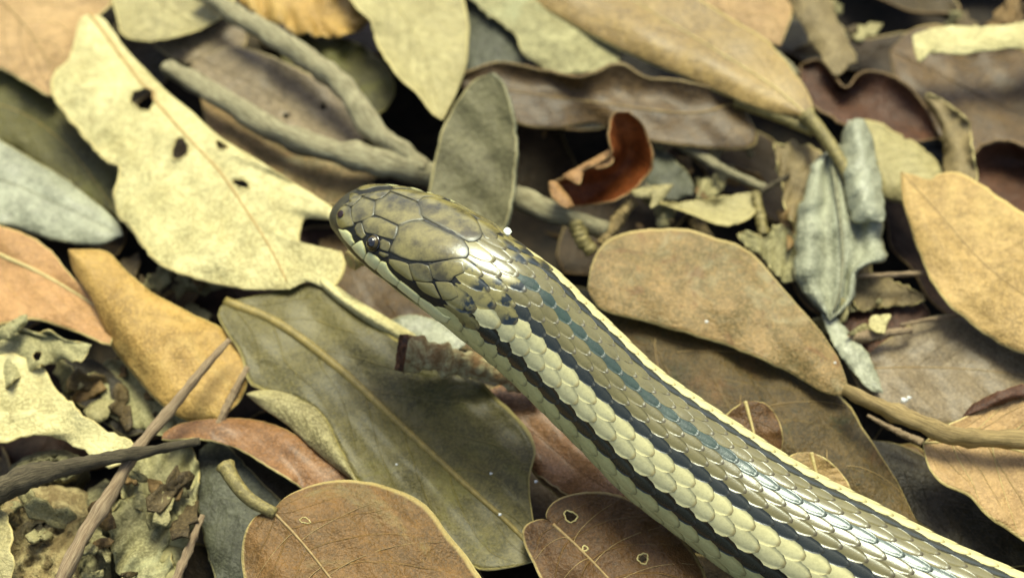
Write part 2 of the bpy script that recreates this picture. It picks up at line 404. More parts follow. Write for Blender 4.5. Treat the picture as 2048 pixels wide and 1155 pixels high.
def surf(s, th, h=0.0):               # point on the snake at length s, angle th, raised by h
    i = np.interp(s, ss, np.arange(NS)); j = ((th + math.pi) / (2 * math.pi) * NTH) % NTH
    i0 = min(NS - 2, int(i)); fi = i - i0; j0 = int(j) % NTH; fj = j - int(j); j1 = (j0 + 1) % NTH
    f = lambda A: (A[i0, j0] * (1 - fj) + A[i0, j1] * fj) * (1 - fi) + (A[i0 + 1, j0] * (1 - fj) + A[i0 + 1, j1] * fj) * fi
    n = f(SN); n /= np.linalg.norm(n) + 1e-12
    return f(SV) + n * h
bodyF = []
for i in range(NS - 1):
    for j in range(NTH):
        j2 = (j + 1) % NTH; bodyF.append((i * NTH + j, i * NTH + j2, (i + 1) * NTH + j2, (i + 1) * NTH + j))
tree = BVHTree.FromPolygons([tuple(p) for p in SV.reshape(-1, 3)], bodyF)
def hit(px, py):                      # photo pixel -> (s, th) on the snake's surface
    d = ray(px, py); loc, nrm, fi, dist = tree.ray_cast(Vector(CAM), Vector(d))
    if loc is None:
        loc, nrm, fi, dist = tree.find_nearest(Vector(CAM + d * np.linalg.norm(keyc[7] - CAM)))
    i, j = fi // NTH, fi % NTH; p = np.array(loc); j2 = (j + 1) % NTH
    a = SV[i, j]; e1 = SV[i + 1, j] - a; e2 = SV[i, j2] - a
    A = np.array([[e1 @ e1, e1 @ e2], [e1 @ e2, e2 @ e2]]) + np.eye(2) * 1e-16
    q = np.linalg.solve(A, [(p - a) @ e1, (p - a) @ e2]); q = np.clip(q, 0, 1)
    return ss[i] + q[0] * (ss[i + 1] - ss[i]), TH[j] + q[1] * (TH[1] - TH[0])

def scalemat(name, c, tip=None, dark=None, rough=0.2, mot=0.35, spot=None):
    k = N(name); tc = k.n('TexCoord'); ge = k.n('NewGeometry'); sp = k.n('SeparateXYZ'); k.set(sp.inputs[0], tc.outputs['UV'])
    a = k.math('ABSOLUTE', k.math('MULTIPLY_ADD', sp.outputs[0], 2.0, -1.0)); b = sp.outputs[1]
    P = tc.outputs['Object']; n1 = k.noise(P, 260, 4, 0.6); n2 = k.noise(P, 1500, 4, 0.7)
    rnd = ge.outputs['Random Per Island']
    col = k.mix(k.math('MULTIPLY', k.ramp(n1, 0.35, 0.7), mot), shade(c), shade(dark or c, 0.62))
    col = k.mix(k.math('MULTIPLY', rnd, 0.35), col, shade(c, 0.66))
    col = k.mix(k.math('MULTIPLY', k.ramp(n2, 0.42, 0.7), 0.22), col, shade(dark or c, 0.5))
    if spot:
        f = k.math('MULTIPLY', k.ramp(b, 0.5, 0.72), k.ramp(k.math('ADD', n1, k.math('MULTIPLY', rnd, 0.3)), 0.62, 0.70))
        col = k.mix(f, col, shade(spot))
    # pigmented margin
    mg = k.math('MAXIMUM', k.ramp(a, 0.80, 0.99), k.ramp(b, 0.86, 0.99))
    col = k.mix(k.math('MULTIPLY', mg, 0.8), col, shade(tip or c, 0.5))
    k.set(k.b.inputs['Base Color'], col)
    k.set(k.b.inputs['Roughness'], k.math('ADD', k.math('MULTIPLY_ADD', mg, 0.4, rough), k.math('MULTIPLY', n2, 0.12)))
    k.set(k.b.inputs['Coat Weight'], k.math('MULTIPLY_ADD', mg, -0.4, 0.4))
    k.b.inputs['Specular IOR Level'].default_value = 0.6; k.b.inputs['Specular Tint'].default_value = (0.88, 0.96, 1.0, 1); k.b.inputs['Coat Roughness'].default_value = 0.13
    k.bump(k.math('ADD', n2, k.math('MULTIPLY', n1, 0.6)), 0.14, 0.0003)
    return k.m
SM = dict(brown=scalemat('olive brown scale', (130,120,76), (76,58,34), (102,95,60)),
          teal=scalemat('teal grey scale', (62,80,66), (42,48,38), (44,56,50)),
          navy=scalemat('dark slate scale', (58,60,50), (50,48,34), (36,40,40)),
          cream=scalemat('cream scale', (250,238,178), (160,138,84), (200,190,130), 0.34, 0.2),
          belly=scalemat('yellowish belly scale', (236,230,160), (190,178,112), (198,188,122), 0.36, 0.25),
          spotted=scalemat('spotted neck scale', (156,144,88), (96,82,48), (118,106,62), 0.26, 0.4, (40,46,46)),
          head=scalemat('olive head shield', (146,134,82), (44,42,32), (70,62,36), 0.08, 1.0),
          lip=scalemat('pale lip shield', (252,250,190), (210,200,130), (236,228,162), 0.32, 0.2))
sroot = empty('snake', un(1312, 800, 0.0125), 'striped brown and cream snake with raised olive head lying across the leaf litter', 'snake')
skinm = plainmat('dark skin between scales', (92, 84, 54), (58, 54, 38), 500, 0.5, 0.3)
bellym = plainmat('cream belly skin', (214, 206, 144), (188, 178, 116), 300, 0.5, 0.3)
JAW = R(97)
mi = []
for i in range(NS - 1):
    for j in range(NTH):
        mi.append(1 if abs(TH[j]) > JAW else (2 if ss[i] < 0.0042 else 3 if ss[i] < 0.036 else 0))
V = SV.reshape(-1, 3); Fb = list(bodyF); Fb.append(tuple(range(NTH))[::-1]); Fb.append(tuple((NS - 1) * NTH + j for j in range(NTH))); mi += [0, 1]
body = mesh('body', V, Fb, [skinm, bellym, SM['head'], plainmat('black skin of the head', (40, 38, 30), (22, 24, 22), 500, 0.45, 0.3)], sroot, midx=mi)

# head shields, read off the enlarged photograph (3.85 x, origin 640,340)
Z1 = lambda p: (640 + p[0] / 3.85, 340 + p[1] / 3.85)
PL = [
 ('nasal_shield', 'head', 1, [(160,292),(205,272),(238,292),(236,340),(255,395),(258,430),(205,440),(165,452),(138,420),(130,350)]),
 ('internasal_shield', 'head', 0, [(188,192),(230,187),(322,208),(292,238),(240,285),(205,268),(162,288)]),
 ('internasal_shield', 'head', 0, [(195,182),(280,132),(362,119),(325,203),(235,182)]),
 ('prefrontal_shield', 'head', 0, [(330,212),(423,239),(420,290),(413,350),(330,393),(258,406),(242,330),(246,288),(295,243)]),
 ('prefrontal_shield', 'head', 0, [(370,119),(440,106),(533,118),(537,168),(480,213),(425,233),(333,207)]),
 ('frontal_shield', 'head', 0, [(547,174),(620,202),(743,247),(768,292),(773,350),(796,382),(700,393),(607,426),(560,398),(490,368),(418,348),(427,290),(430,241),(486,217)]),
 ('supraocular_shield', 'head', 0, [(543,119),(640,115),(745,140),(830,185),(870,205),(800,208),(750,242),(640,198),(547,166)]),
 ('supraocular_shield', 'head', 0, [(332,397),(385,365),(470,373),(550,408),(598,437),(588,490),(566,538),(490,516),(420,496),(350,478),(327,420)]),
 ('parietal_shield', 'head', 0, [(757,247),(802,214),(880,207),(960,235),(1060,270),(1150,330),(1210,400),(1245,490),(1235,513),(1190,543),(1132,546),(1000,477),(900,422),(808,378),(781,345),(775,292)]),
 ('parietal_shield', 'head', 0, [(609,432),(700,402),(800,391),(900,433),(1010,493),(1127,562),(1137,640),(1108,678),(1000,683),(850,702),(720,697),(602,662),(538,628),(568,560),(598,490)]),
 ('loreal_shield', 'head', 1, [(270,450),(290,412),(322,408),(342,480),(356,500),(330,530),(290,505)]),
 ('postocular_shield', 'head', 1, [(467,547),(490,532),(538,557),(543,590),(528,628),(467,608)]),
 ('postocular_shield', 'head', 1, [(462,627),(525,647),(528,665),(490,670),(457,647)]),
 ('temporal_shield', 'spotted', 1, [(537,687),(620,702),(678,722),(698,780),(718,853),(660,830),(590,780),(535,715)]),
 ('temporal_shield', 'head', 1, [(688,727),(760,717),(833,737),(857,800),(867,858),(800,862),(728,848),(703,790)]),
 ('temporal_shield', 'head', 1, [(842,732),(900,712),(1000,697),(1100,702),(1113,760),(1108,790),(1030,820),(1010,855),(930,858),(874,838),(853,780)]),
 ('temporal_shield', 'spotted', 1, [(742,857),(868,872),(898,930),(928,988),(880,978),(800,938),(762,900)]),
 ('temporal_shield', 'spotted', 1, [(892,862),(1008,867),(1048,920),(1068,970),(1010,998),(952,998),(922,940)]),
 ('lip_shield', 'lip', 1, [(150,455),(180,463),(208,462),(240,492),(250,530),(268,558),(246,588),(212,552),(178,510)]),
 ('lip_shield', 'lip', 1, [(249,588),(320,542),(343,590),(358,650),(340,688),(290,642)]),
 ('lip_shield', 'lip', 1, [(347,688),(377,632),(420,652),(463,692),(463,730),(432,768),(385,732)]),
 ('lip_shield', 'lip', 1, [(442,770),(472,702),(508,712),(528,760),(570,812),(620,850),(595,893),(500,828)]),
 ('lip_shield', 'lip', 1, [(624,854),(700,912),(770,972),(758,1022),(680,962),(600,897)]),
 ('lip_shield', 'lip', 1, [(775,980),(830,1010),(920,1080),(950,1110),(1010,1130),(980,1172),(900,1150),(830,1085),(764,1026)]),
]
def plate(name, poly, mat, rise=0.00028, n=30, kind='UV'):
    P = rs(poly, n, closed=True, smooth=True); P = P * 0.3 + rs(poly, n, closed=True, smooth=False) * 0.7
    c = P.mean(0); P = c + (P - c) * 1.05; rings = [(1.0, -0.00015), (0.985, rise * 0.55), (0.955, rise * 0.9), (0.86, rise * 1.05), (0.6, rise * 1.22), (0.3, rise * 1.3)]
    V = []; UV = []; F = []
    for k, h in rings:
        for p in P:
            q = c + (p - c) * k; V.append(surf(q[0], q[1], h)); UV.append((0.5 + 0.5 * k * 0.97, 0.5))
    V.append(surf(c[0], c[1], rise * 1.32)); UV.append((0.5, 0.5)); m = len(rings)
    for r_ in range(m - 1):
        for j in range(n): F.append((r_ * n + j, r_ * n + (j + 1) % n, (r_ + 1) * n + (j + 1) % n, (r_ + 1) * n + j))
    for j in range(n): F.append(((m - 1) * n + j, (m - 1) * n + (j + 1) % n, m * n))
    return mesh(name, V, F, mat, sroot, UV)
for name, m, mirror, pts in PL:
    poly = np.array([hit(*Z1(p)) for p in pts]); plate(name, poly, SM[m], 0.00026 if m == 'lip' else 0.00017)
    if mirror: plate(name, (poly * (1, -1))[::-1], SM[m], 0.00026 if m == 'lip' else 0.00017)
# eyes and nostrils
eyem = N('dark glossy eye'); eyem.b.inputs['Base Color'].default_value = (0.012, 0.010, 0.007, 1); eyem.b.inputs['Roughness'].default_value = 0.06; eyem.b.inputs['Coat Weight'].default_value = 1.0
iris = N('amber iris'); iris.b.inputs['Base Color'].default_value = (0.07, 0.05, 0.014, 1); iris.b.inputs['Roughness'].default_value = 0.25
nosm = N('nostril'); nosm.b.inputs['Base Color'].default_value = (0.02, 0.006, 0.004, 1); nosm.b.inputs['Roughness'].default_value = 0.3
def dome(name, s, th, r0, hgt, mat, parent, k0=0.0, sx=1.0, off=0.0, nr=7, na=20):
    c = surf(s, th); n = surf(s, th, 1.0) - c; n /= np.linalg.norm(n); a = surf(s + 1e-3, th) - c; a -= n * (a @ n); a /= np.linalg.norm(a); b = np.cross(n, a)
    V = []; F = []
    for i in range(nr):
        f = k0 + (1 - k0) * i / (nr - 1); rr = math.sin(f * math.pi / 2) * r0; h = math.cos(f * math.pi / 2) * hgt + off
        for j in range(na): t = j / na * 6.28318; V.append(c + (a * math.cos(t) * sx + b * math.sin(t)) * rr + n * h)
    for i in range(nr - 1):
        for j in range(na): F.append((i * na + j, i * na + (j + 1) % na, (i + 1) * na + (j + 1) % na, (i + 1) * na + j))
    if k0 == 0: pass
    else: F.append(tuple(range(na)))
    return mesh(name, V, F, mat, parent)
es, et = hit(*Z1((412, 562))); ns_, nt_ = hit(*Z1((166, 342)))
print('EYE', es, R(1) and math.degrees(et), 'NOSE', ns_, math.degrees(nt_))
for sg in (1, -(et + R(34)) / et):
    ey = dome('eye', es, et * sg, 0.0046 * 0.30, 0.0011, iris.m, sroot, 0.05, 1.0)
    dome('pupil', es, et * sg, 0.0046 * 0.21, 0.0005, eyem.m, ey, 0.05, 1.0, 0.00072)
    dome('cornea_rim', es, et * sg, 0.0046 * 0.335, 0.00055, eyem.m, ey, 0.72, 1.05, 0.0001)
    no = dome('nostril', ns_, nt_ * sg, 0.0007, 0.00012, nosm.m, sroot, 0.05, 1.25, 0.00034)
# body scales
ROWA = [0, 9.4, 18.8, 28.4, 39.8, 53.6, 69.2, 86.0, 104.0]
def pitch(s): return np.interp(s, [0.024, 0.036, 0.055, 0.09, 0.16, 0.4], [0.0031, 0.0036, 0.0043, 0.0047, 0.0049, 0.005])
s_par, _ = hit(*Z1((1185, 545))); s_tmp, _ = hit(*Z1((1090, 800))); s_jaw, _ = hit(*Z1((1000, 1010)))
print('HEAD END', s_par, s_tmp, s_jaw, 'LEN', SLEN, 'R', keyr.min(), keyr.max(), 'belly z', [round(float(SV[i, :, 2].min()) * 1000, 1) for i in range(0, NS, 42)])
seq = [0.020]
while seq[-1] < SLEN - 0.004: seq.append(seq[-1] + float(pitch(seq[-1])))
s_dark, _ = hit(1022, 612); s_teal, _ = hit(1050, 566); s_lat, _ = hit(950, 690)
SCL = []
def sf(bb):                           # outline of one scale: tapered root, parallel flanks, blunt rounded tip
    if bb < 0.36: return 0.45 + 0.55 * math.sin(bb / 0.36 * math.pi / 2)
    if bb < 0.52: return 1.0
    return max(0.20, (1 - ((bb - 0.52) / 0.48) ** 2.0) ** 0.72 if bb < 1 else 0.0)
def scale_geo(s, th, pt, dth):
    L = pt * 1.55; s0 = s - L * 0.6; nb, na_ = 8, 5
    V = []; UV = []; F = []
    for i in range(nb):
        bb = (i / (nb - 1)) ** 0.85; f = sf(bb)
        for j in range(na_):
            a = -1 + 2 * j / (na_ - 1)
            h = -0.00010 + 0.00030 * bb + 0.00011 * (1 - a * a) * min(1, 2.4 * (1 - bb) + 0.4) - (0.00006 if abs(a) == 1 else 0) - (0.00005 if i == nb - 1 else 0)
            V.append(surf(s0 + bb * L, th + a * f * dth, h)); UV.append((a * 0.5 + 0.5, bb))
    for i in range(nb - 1):
        for j in range(na_ - 1):
            q = i * na_ + j; F.append((q, q + 1, q + na_ + 1, q + na_))
    rim = [i * na_ for i in range(2, nb)] + [(nb - 1) * na_ + j for j in range(1, na_)] + [i * na_ + na_ - 1 for i in range(nb - 2, 1, -1)]
    off = len(V)
    for q in rim:
        a = UV[q][0] * 2 - 1; bb = UV[q][1]
        V.append(surf(s0 + bb * L, th + a * sf(bb) * dth, -0.0001)); UV.append(UV[q])
    for q in range(len(rim) - 1): F.append((rim[q], off + q, off + q + 1, rim[q + 1]))
    return V, F, UV
for k in range(-8, 9):
    a = ROWA[abs(k)]; up_ = ROWA[abs(k) - 1] if k else -ROWA[1]; dn = ROWA[abs(k) + 1] if abs(k) < 8 else 122
    dth0 = R((dn - up_) / 2); ak = abs(k)
    start = s_par + (0.0006 if ak < 2 else 0) if ak <= 3 else (s_tmp if ak <= 5 else s_jaw if ak == 6 else s_jaw - 0.0005)
    if ak in (2, 3): start = s_par - 0.001
    for j in range(len(seq) - 1):
        s = seq[j] if ak % 2 == 0 else (seq[j] + seq[j + 1]) / 2
        pt = float(pitch(s)); dth = dth0 * float(np.interp(s, [0.034, 0.042, 0.06], [1.0, 0.95, 0.75]))
        dth *= 0.9 if ak in (3, 6) else 1.12 if ak in (4, 5, 7, 8) else 1.0
        if s < start + 0.35 * pt: continue
        rr = random.random()
        if ak == 0: m = 'teal' if s > s_teal else ('spotted' if rr < 0.4 else 'brown')
        elif ak <= 2: m = 'brown' if s > s_teal or rr < 0.8 else 'spotted'
        elif ak == 3: m = 'navy' if s > s_dark else 'spotted'
        elif ak == 4: m = 'cream' if s > s_dark + 0.003 else 'spotted'
        elif ak == 5: m = 'cream' if s > s_dark - 0.002 else 'spotted'
        elif ak == 6: m = 'navy' if s > s_lat or rr < 0.35 else 'spotted'
        else: m = 'belly'
        SCL.append((s, R(a) * (1 if k >= 0 else -1), pt, dth, m))
vis = []
for q, (s, th, pt, dth, m) in enumerate(SCL):
    p = surf(s, th); n = surf(s, th, 1) - p; d = CAM - p; D = np.linalg.norm(d); x = (p - CAM) @ RGT / ((p - CAM) @ FWD) * LENS / 36 * 2048 + 1024
    y = 577.5 - (p - CAM) @ UPV / ((p - CAM) @ FWD) * LENS / 36 * 2048
    f = (n @ d) / D; sz = f * pt * dth / D ** 2 if (-20 < x < 2068 and -20 < y < 1175) else -1
    vis.append(sz)
order = np.argsort(-np.array(vis)); big = set(order[:300].tolist()); rest = {}
for q, (s, th, pt, dth, m) in enumerate(SCL):
    v, f, uv = scale_geo(s, th, pt, dth)
    if q in big: mesh('scale', v, f, SM[m], sroot, uv)
    else:
        A = rest.setdefault(m, ([], [], [])); o_ = len(A[0]); A[0].extend(v); A[1].extend(tuple(i + o_ for i in ff) for ff in f); A[2].extend(uv)
allV, allF, allU, allM, mats = [], [], [], [], []
for m, (v, f, uv) in rest.items():
    o_ = len(allV); allV += v; allU += uv; allF += [tuple(i + o_ for i in ff) for ff in f]; allM += [len(mats)] * len(f); mats.append(SM[m])
rs_ = mesh('body_scales', allV, allF, mats, sroot, allU, allM); rs_['kind'] = 'stuff'
print('SCALES', len(SCL), 'visible', sum(1 for v in vis if v > 0))

# ------------------------------------------------------------------ leaf litter
rimP = plainmat('pale leaf rim', (214, 198, 138), (184, 164, 106), 700, 0.6, 0.2)
rimB = plainmat('brown leaf rim', (150, 120, 78), (110, 84, 50), 700, 0.6, 0.2)
rimG = plainmat('grey leaf rim', (150, 148, 120), (110, 106, 80), 700, 0.6, 0.2)
veinP = plainmat('pale vein', (212, 194, 136), (186, 164, 108), 500, 0.55, 0.2)
veinB = plainmat('tan vein', (176, 148, 98), (146, 118, 74), 500, 0.55, 0.2)
veinO = plainmat('olive vein', (158, 136, 72), (126, 110, 56), 500, 0.55, 0.2)
petO = plainmat('olive petiole', (164, 148, 92), (116, 104, 62), 900, 0.5, 0.4)

CREAM = leafmat((212,200,150), (178,164,112), (202,180,122), 0.5, patch=0.2, patchc=(226,214,168), vs=0.22, spots=0.18, spotc=(150,120,70))
OLIVE = leafmat((108,98,56), (78,72,38), (140,124,62), 0.42, vs=0.35, nv=7, patch=0.3, patchc=(132,126,58), coat=0.1)
BROWN = leafmat((124,90,50), (84,64,36), (158,132,84), 0.42, spots=0.5, spotc=(84,66,40), patch=0.45, patchc=(142,128,84), vs=0.3)
RUSTY = leafmat((98,68,38), (70,50,30), (160,128,80), 0.42, spots=0.4, spotc=(58,44,28), vs=0.4, nv=6)
TAN = leafmat((158,128,86), (112,98,62), (176,150,104), 0.45, spots=0.5, spotc=(112,72,44), patch=0.55, patchc=(160,150,118), vs=0.12)
UMBER = leafmat((92,72,36), (62,52,28), (150,126,76), 0.5, spots=0.75, spotc=(64,62,36), patch=0.4, patchc=(126,88,52), vs=0.15, nv=5)
PINKT = leafmat((182,148,104), (154,122,84), (196,170,120), 0.45, spots=0.15, spotc=(130,96,62), vs=0.55, nv=8)
YTAN = leafmat((194,160,104), (158,128,78), (206,170,104), 0.45, spots=0.15, spotc=(120,100,64), patch=0.2, patchc=(222,190,120), vs=0.12)
ORANGE = leafmat((188,152,88), (150,116,60), (214,178,100), 0.42, spots=0.12, spotc=(130,110,70), patch=0.3, patchc=(216,186,116), vs=0.1)
PINK = leafmat((184,140,94), (152,112,74), (204,172,110), 0.45, spots=0.15, spotc=(130,92,60), vs=0.25)
GREYG = leafmat((172,172,152), (128,128,108), (150,150,120), 0.34, spots=0.2, spotc=(90,92,74), vs=0.12, coat=0.15)
TEALG = leafmat((172,172,152), (128,128,108), (174,172,140), 0.5, spots=0.35, spotc=(96,98,74), vs=0.1)
DOLIVE = leafmat((96,90,48), (62,58,32), (112,106,60), 0.45, patch=0.35, patchc=(110,108,40), vs=0.2)
DKOLIVE = leafmat((122,116,86), (92,86,62), (134,124,90), 0.45, spots=0.3, spotc=(72,66,46), vs=0.1)
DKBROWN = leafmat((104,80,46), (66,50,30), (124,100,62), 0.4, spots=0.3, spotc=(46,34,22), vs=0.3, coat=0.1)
REDBR = leafmat((150,82,40), (104,52,24), (170,110,62), 0.45, spots=0.2, spotc=(70,36,20), vs=0.1)
REDDK = leafmat((92,60,42), (62,40,28), (120,84,60), 0.45, vs=0.2)
RUSSET = leafmat((148,106,68), (108,74,46), (178,132,88), 0.36, spots=0.2, spotc=(84,52,32), vs=0.1, coat=0.12)
GBROWN = leafmat((142,124,98), (110,94,72), (156,138,108), 0.4, spots=0.25, spotc=(84,70,50), vs=0.3, coat=0.1)
PALEO = leafmat((176,164,120), (136,124,84), (196,180,130), 0.48, spots=0.15, spotc=(118,100,64), vs=0.35)
LONGB = leafmat((164,136,82), (128,102,58), (186,168,112), 0.36, spots=0.15, spotc=(96,76,44), vs=0.25, nv=12, coat=0.2)
LICHEN = leafmat((172,164,122), (128,120,84), (188,182,142), 0.6, spots=0.5, spotc=(100,92,56), patch=0.4, patchc=(190,190,150), vs=0.1)
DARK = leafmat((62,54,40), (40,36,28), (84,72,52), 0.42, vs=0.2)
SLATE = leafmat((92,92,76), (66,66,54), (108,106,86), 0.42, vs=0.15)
LOOSE = leafmat((140,122,86), (106,90,62), (158,140,100), 0.5, spots=0.35, spotc=(84,68,44), vs=0.2)

def T(name, label, M, L, Rt, z, mat, **k): return leaf(name, label, M, L, Rt, z, mat, **k)

# --- far (upper) part of the picture
T('dry_leaf', 'orange tan leaf with a faint midrib beside the holed cream leaf tip', [(-120,-90),(10,10),(70,80),(118,165)], [(-140,40),(-60,110),(0,138),(60,170),(100,192)], [(40,-90),(190,-40),(228,0),(190,40),(150,90),(135,135)], (6,9), PINKT, cl=1, cr=2, bul=1, rim=rimP, midc=veinB, mid=5)
T('dry_leaf', 'dark olive leaf with mossy patches between the tan leaf and the grey green leaf', [(-90,190),(40,225),(140,300),(245,440)], [(-90,270),(0,282),(80,330),(150,385)], [(-20,135),(60,170),(112,200),(165,265),(232,335),(250,380)], (3,4), DOLIVE, cl=-1, bul=1, midc=veinO, mid=3)
T('dry_leaf', 'grey green leaf with a cool sheen above the pink tan leaf', [(-160,330),(0,360),(120,410),(245,470)], [(-100,440),(0,448),(70,468),(140,486),(200,488)], [(-100,240),(0,282),(70,322),(140,365),(205,418),(235,445)], (6,5), GREYG, cl=-1, cr=-0.5, bul=1.5, midc=rimG, mid=3)
T('dry_leaf', 'olive tan leaf with an upturned pale margin beside the tip of the cream leaf', [(215,-120),(270,-40),(330,10),(400,60)], [(205,-60),(225,0),(236,45),(246,72),(290,82),(340,78)], [(300,-110),(420,-60),(470,-10),(450,30)], (8,9), PALEO, cl=2.5, rim=rimP)
T('dry_leaf', 'pinkish brown leaf under the upper pale twig', [(300,-40),(360,20),(410,70),(450,128)], [(290,30),(310,90),(360,125),(410,130)], [(400,-40),(480,20),(496,70),(485,100)], (5,5), GBROWN, bul=1, rim=rimB, mid=2)
T('dry_leaf', 'mottled brown leaf with pinholes between the two grey branches', [(395,118),(500,165),(600,225),(720,285)], [(380,150),(440,200),(540,262),(640,300)], [(460,95),(540,112),(640,160),(700,215),(740,255)], (6,7), GBROWN, holes=[(645,213,8),(575,232,7)], bul=1, cr=1, mid=3)
T('dry_leaf', 'brown leaf under the thick grey branch beside the snake head', [(400,190),(500,290),(600,340),(720,380)], [(420,260),(500,340),(600,395),(690,410)], [(450,185),(560,240),(680,300),(760,340)], (4,6), TAN, bul=1, mid=3)
T('dry_leaf', 'crumpled golden brown leaf above the forked twig', [(470,-60),(560,-10),(640,30),(740,40)], [(480,0),(540,48),(620,72),(700,70)], [(540,-80),(640,-70),(720,-30),(752,10)], (7,9), ORANGE, waves=2.0, wav=2.5, rag=6, rim=rimB, mid=0)
T('dry_leaf', 'small mossy olive leaf under the bend of the forked twig', [(560,90),(640,110),(720,150),(770,220)], [(570,120),(640,150),(700,195),(740,230)], [(620,65),(700,80),(770,130),(790,180)], (4,5), DOLIVE, wav=2, mid=0)
T('dry_leaf', 'pale tan leaf with a long wavy cream margin beside the grey upright leaf', [(690,-110),(770,-20),(840,90),(885,240)], [(660,-60),(700,0),(742,45),(756,95),(795,150),(835,188),(862,225)], [(800,-110),(900,-60),(932,20),(935,110),(915,180)], (12,16), PALEO, cl=2.5, cr=-2, bul=-1.5, wav=2, rim=rimP, mid=3, th=0.0006)
T('dry_leaf', 'dark slate grey leaf under the pale ragged leaf', [(905,-60),(950,20),(985,90),(1000,160)], [(890,20),(900,90),(915,150)], [(990,-60),(1030,20),(1050,80),(1052,130)], (8,9), SLATE, bul=1, mid=0)
T('dry_leaf', 'pale grey leaf with ragged lower margin above the long dark brown leaf', [(880,-70),(1000,-20),(1100,50),(1210,140)], [(920,-20),(968,22),(1008,52),(1030,72),(1046,112),(1075,128),(1098,148),(1140,150)], [(980,-80),(1100,-20),(1190,50),(1240,110)], (13,11), LICHEN, rag=4, rim=rimP, bul=1, mid=0)
T('dry_leaf', 'long dark brown leaf with wavy pale margin and pale stalk behind the red brown curl', [(1482,204),(1380,228),(1200,208),(1050,188),(915,165)], [(1500,240),(1516,280),(1490,298),(1400,296),(1280,278),(1190,246),(1110,258),(1040,250),(960,215)], [(1462,192),(1415,172),(1350,158),(1290,152),(1238,124),(1160,152),(1080,138),(1000,123),(930,145)], (12,11), DKBROWN, cr=4.5, cl=-2, bul=-1.0, wav=0.8, rim=rimB, mid=4, midc=veinB, th=0.0007, pet=[(1478,202,13),(1530,222,15),(1580,242,16),(1628,264,16)], pr=12, pz=petO)
T('dry_leaf', 'large glossy brown leaf with a broad pale band and an olive stalk', [(1622,238),(1540,170),(1420,95),(1280,10),(1120,-90)], [(1585,232),(1530,222),(1465,196),(1380,160),(1280,118),(1180,70),(1090,20),(1010,-30)], [(1622,200),(1590,148),(1535,85),(1450,30),(1360,-20),(1240,-90)], (19,14), LONGB, cl=-3.5, cr=0.5, bul=0.6, wav=0.3, cru=0.12, pet=[(1612,228,19),(1650,275,18),(1680,320,17),(1698,358,16)], pr=13, rim=rimP, midc=veinP, mid=4, th=0.0005, pz=petO)
T('dry_leaf', 'smooth tan leaf tucked behind the large glossy brown leaf', [(1290,-110),(1390,-50),(1480,20),(1560,92)], [(1330,0),(1420,40),(1500,80)], [(1420,-120),(1560,-60),(1585,10),(1575,55)], (8,10), PINKT, bul=1.5, rim=rimP, mid=0)
T('dry_leaf', 'narrow ochre leaf strip with a torn end', [(1585,-60),(1620,10),(1655,80),(1690,140)], [(1560,-40),(1590,25),(1630,95),(1668,150)], [(1630,-60),(1660,0),(1690,70),(1712,120),(1700,128)], (10,12), LOOSE, rag=3, cr=-1, cl=-1, mid=0, rim=rimB)
T('dry_leaf', 'dark reddish curled leaf with an arched margin', [(1600,130),(1680,180),(1760,220),(1880,275)], [(1605,190),(1660,235),(1740,268),(1820,285)], [(1640,120),(1690,175),(1715,150),(1750,140),(1800,158),(1850,210)], (7,8), REDDK, cr=4, bul=-2, rim=rimB, mid=0, th=0.0006)
T('dry_leaf', 'broad dark brown leaf under the cream strip', [(1780,100),(1900,160),(2020,220),(2180,270)], [(1800,200),(1880,280),(1980,330),(2100,330)], [(1850,50),(2000,80),(2120,140),(2180,200)], (5,6), DKBROWN, bul=1, mid=3)
T('dry_leaf', 'cream leaf strip with a ragged lower margin', [(1825,72),(1900,78),(1990,72),(2160,50)], [(1830,105),(1842,126),(1858,106),(1890,108),(1925,112),(1945,104),(1990,100),(2050,98),(2140,90)], [(1850,62),(1900,54),(1990,54),(2050,42),(2140,22)], (18,19), CREAM, cl=-1.0, wav=0.15, cru=0.05, rag=2.5, rim=rimP, mid=0)
T('dry_leaf', 'twisted grey strip of leaf beside the dark red hollow', [(1852,188),(1885,230),(1915,290),(1950,370)], [(1850,205),(1880,250),(1888,300),(1890,350),(1925,375)], [(1870,192),(1905,215),(1938,245),(1945,300),(1955,350)], (13,14), LOOSE, cr=2, cl=-3, wav=2, rim=rimP, mid=0)
T('dry_leaf', 'dark red leaf curled over a hollow near the yellow tan leaf', [(1930,370),(1990,345),(2060,335),(2160,360)], [(1960,420),(2030,430),(2110,420)], [(1945,310),(1985,282),(2030,285),(2110,320)], (8,8), REDDK, cr=6, bul=-2.5, rim=rimB, mid=0, th=0.0006)
T('dry_leaf', 'olive brown folded leaf with a cream upper face beside the teal grey leaf', [(1690,265),(1740,300),(1790,335),(1885,385)], [(1720,300),(1735,340),(1760,390),(1830,410)], [(1735,240),(1800,270),(1850,300),(1885,345)], (10,10), PALEO, cl=-2, cr=-2, bul=1, rim=rimP, mid=0)
